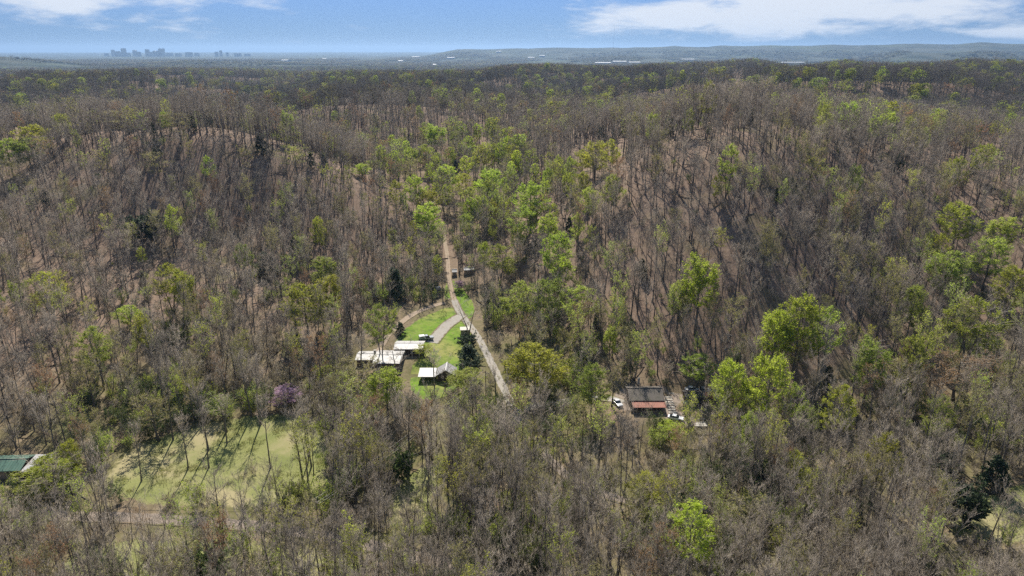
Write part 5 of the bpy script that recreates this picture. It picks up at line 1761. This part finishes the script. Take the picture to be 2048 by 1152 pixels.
for (xa, xb, yt, st_, lab) in CITY:
    yt += 2.5
    jit = CD + random.uniform(-500, 500)
    k = jit / ray(1024, yt)[1]
    xw0, xw1 = ray(xa, yt)[0] * k, ray(xb, yt)[0] * k
    ztop = CAM_Z + ray(1024, yt)[2] * k
    g = hz((xw0 + xw1) / 2, jit) - 5
    w = xw1 - xw0
    H = ztop - g + 35
    o = empty('city_tower', ((xw0 + xw1) / 2, jit, g), label=lab, cat='tower', group='towers of the far city')
    mt = M['tower'] if (xa // 3) % 3 else M['tower_pale']
    d_ = w * .7
    mb = MB()
    if st_ == 3: mb.box(-w / 2, w / 2, -d_ / 2, d_ / 2, 0, H * .8).box(-w / 3, w / 3, -d_ / 3, d_ / 3, H * .8, H)
    elif st_ == 2: mb.box(-w / 2, w / 2, -d_ / 2, d_ / 2, 0, H * .88).hexa([(-w / 2, -d_ / 2, H * .88), (w / 2, -d_ / 2, H * .88), (w / 2, d_ / 2, H * .88), (-w / 2, d_ / 2, H * .88)], [(-w / 6, -d_ / 6, H), (w / 6, -d_ / 6, H), (w / 6, d_ / 6, H), (-w / 6, d_ / 6, H)])
    elif st_ == 4: mb.box(-w / 2, w / 2, -d_ / 2, d_ / 2, 0, H * .95)
    else: mb.box(-w / 2, w / 2, -d_ / 2, d_ / 2, 0, H * .97).box(-w * .3, w * .3, -d_ * .3, d_ * .3, H * .97, H)
    mb.build('shaft', mt, o)
    if st_ == 4:
        for s_ in (-1, 1): MB().tube([(s_ * w * .36, 0, H * .95), (s_ * w * .36, 0, H * 1.09)], [w * .07, w * .02], 6).build('spire', mt, o)
    fl = MB()
    nf = max(3, int(H / 14))
    for i in range(nf):
        zz = H * .93 * (i + .5) / nf
        fl.box(-w / 2 - .6, w / 2 + .6, -d_ / 2 - .6, d_ / 2 + .6, zz, zz + 4.5)
    tag(fl.build('window_bands', M['glass'], o), kind='stuff')

# far white-roofed warehouses and estates on the plain
WARE = [(572, 122, 12, 'white warehouse on the plain under the open sky'), (802, 123, 8, 'small white building on the plain near the ridge foot'), (832, 117, 14, 'white buildings block left of the far ridge'), (902, 119, 14, 'white store row left of the mast'), (870, 131, 5, 'white shed nearest on the plain'),
        (1062, 119, 12, 'white block under the far ridge'), (1084, 118, 10, 'second white block under the far ridge'), (1205, 127, 30, 'long white warehouse left of the mast foot'), (1238, 126, 26, 'wide bright warehouse below the mast'), (1268, 127, 22, 'bright warehouse east of the mast'),
        (1374, 122, 24, 'white warehouse behind the wooded ridge top'), (1582, 127, 46, 'long white warehouse between two wooded knolls'), (650, 118, 8, 'tiny white building far out on the plain'), (998, 114, 9, 'tiny white building at the ridge foot')]
for (px, py, wpx, lab) in WARE:
    d = ray(px, py)
    k = (2.0 - CAM_Z) / d[2]
    if k > 9000: k = 9000
    x_, y_ = d[0] * k, d[1] * k
    w = wpx * k / FPX
    g = hz(x_, y_)
    o = empty('warehouse', (x_, y_, g), label=lab, cat='warehouse', group='white buildings far out on the plain')
    MB().box(-w / 2, w / 2, -60, 60, -6, 15).build('wall', M['ware_wall'], o)
    MB().prism([(-62, 15.1), (62, 15.1), (62, 15.9), (0, 19), (-62, 15.9)], 'x', -w / 2 - 2, w / 2 + 2).build('roof', M['ware'], o)
    for q_ in range(3): MB().box(-w * .35 + q_ * w * .3, -w * .35 + q_ * w * .3 + w * .12, -60.5, -59.5, -4, 9).build('loading_door', M['steel'], o)

# broadcast mast on the far ridge
k = 8600 / ray(1227, 92)[1]
mx_, zt = ray(1227, 92)[0] * k, CAM_Z + ray(1227, 50)[2] * 8600 / ray(1227, 50)[1]
g = hz(mx_, 8600)
mast = empty('broadcast_mast', (mx_, 8600, g), label='thin tall broadcast mast rising above the far ridge', cat='mast')
mb = MB()
Hm = zt - g
for a in range(3):
    c, s_ = math.cos(a * 2.094) * 1.1, math.sin(a * 2.094) * 1.1
    mb.tube([(c, s_, 0), (c, s_, Hm)], [.28, .28], 5)
for i in range(int(Hm / 9)):
    for a in range(3):
        p1 = (math.cos(a * 2.094) * 1.1, math.sin(a * 2.094) * 1.1, i * 9.0)
        p2 = (math.cos((a + 1) * 2.094) * 1.1, math.sin((a + 1) * 2.094) * 1.1, i * 9.0 + 9)
        mb.tube([p1, p2], [.12, .12], 4, False)
mb.build('lattice', M['steel'], mast)
MB().tube([(0, 0, Hm), (0, 0, Hm + 14)], [.5, .2], 6).build('antenna', M['steel'], mast)
for a in range(3):
    c, s_ = math.cos(a * 2.094 + .5), math.sin(a * 2.094 + .5)
    MB().tube([(c * 1.1, s_ * 1.1, Hm * .8), (c * Hm * .45, s_ * Hm * .45, 2)], [.06, .06], 4).build('guy_wire', M['wire'], mast)

# ------------------------------------------------------------------ the air
hzm = bpy.data.materials.new('haze')
hzm.use_nodes = True
ht = hzm.node_tree
ht.nodes.clear()
pv = nd(ht, 'ShaderNodeVolumePrincipled')
HAZE = 5e-5
pv.inputs['Color'].default_value = (0.42, 0.64, 0.95, 1)
pv.inputs['Density'].default_value = HAZE
pv.inputs['Anisotropy'].default_value = 0.35
ho = nd(ht, 'ShaderNodeOutputMaterial')
ht.links.new(pv.outputs[0], ho.inputs['Volume'])
air = MB().box(-48500, 48500, -48500, 48500, -60, 330).build('haze', hzm)
tag(air, 'thin blue haze over the far plain', 'haze', kind='stuff')
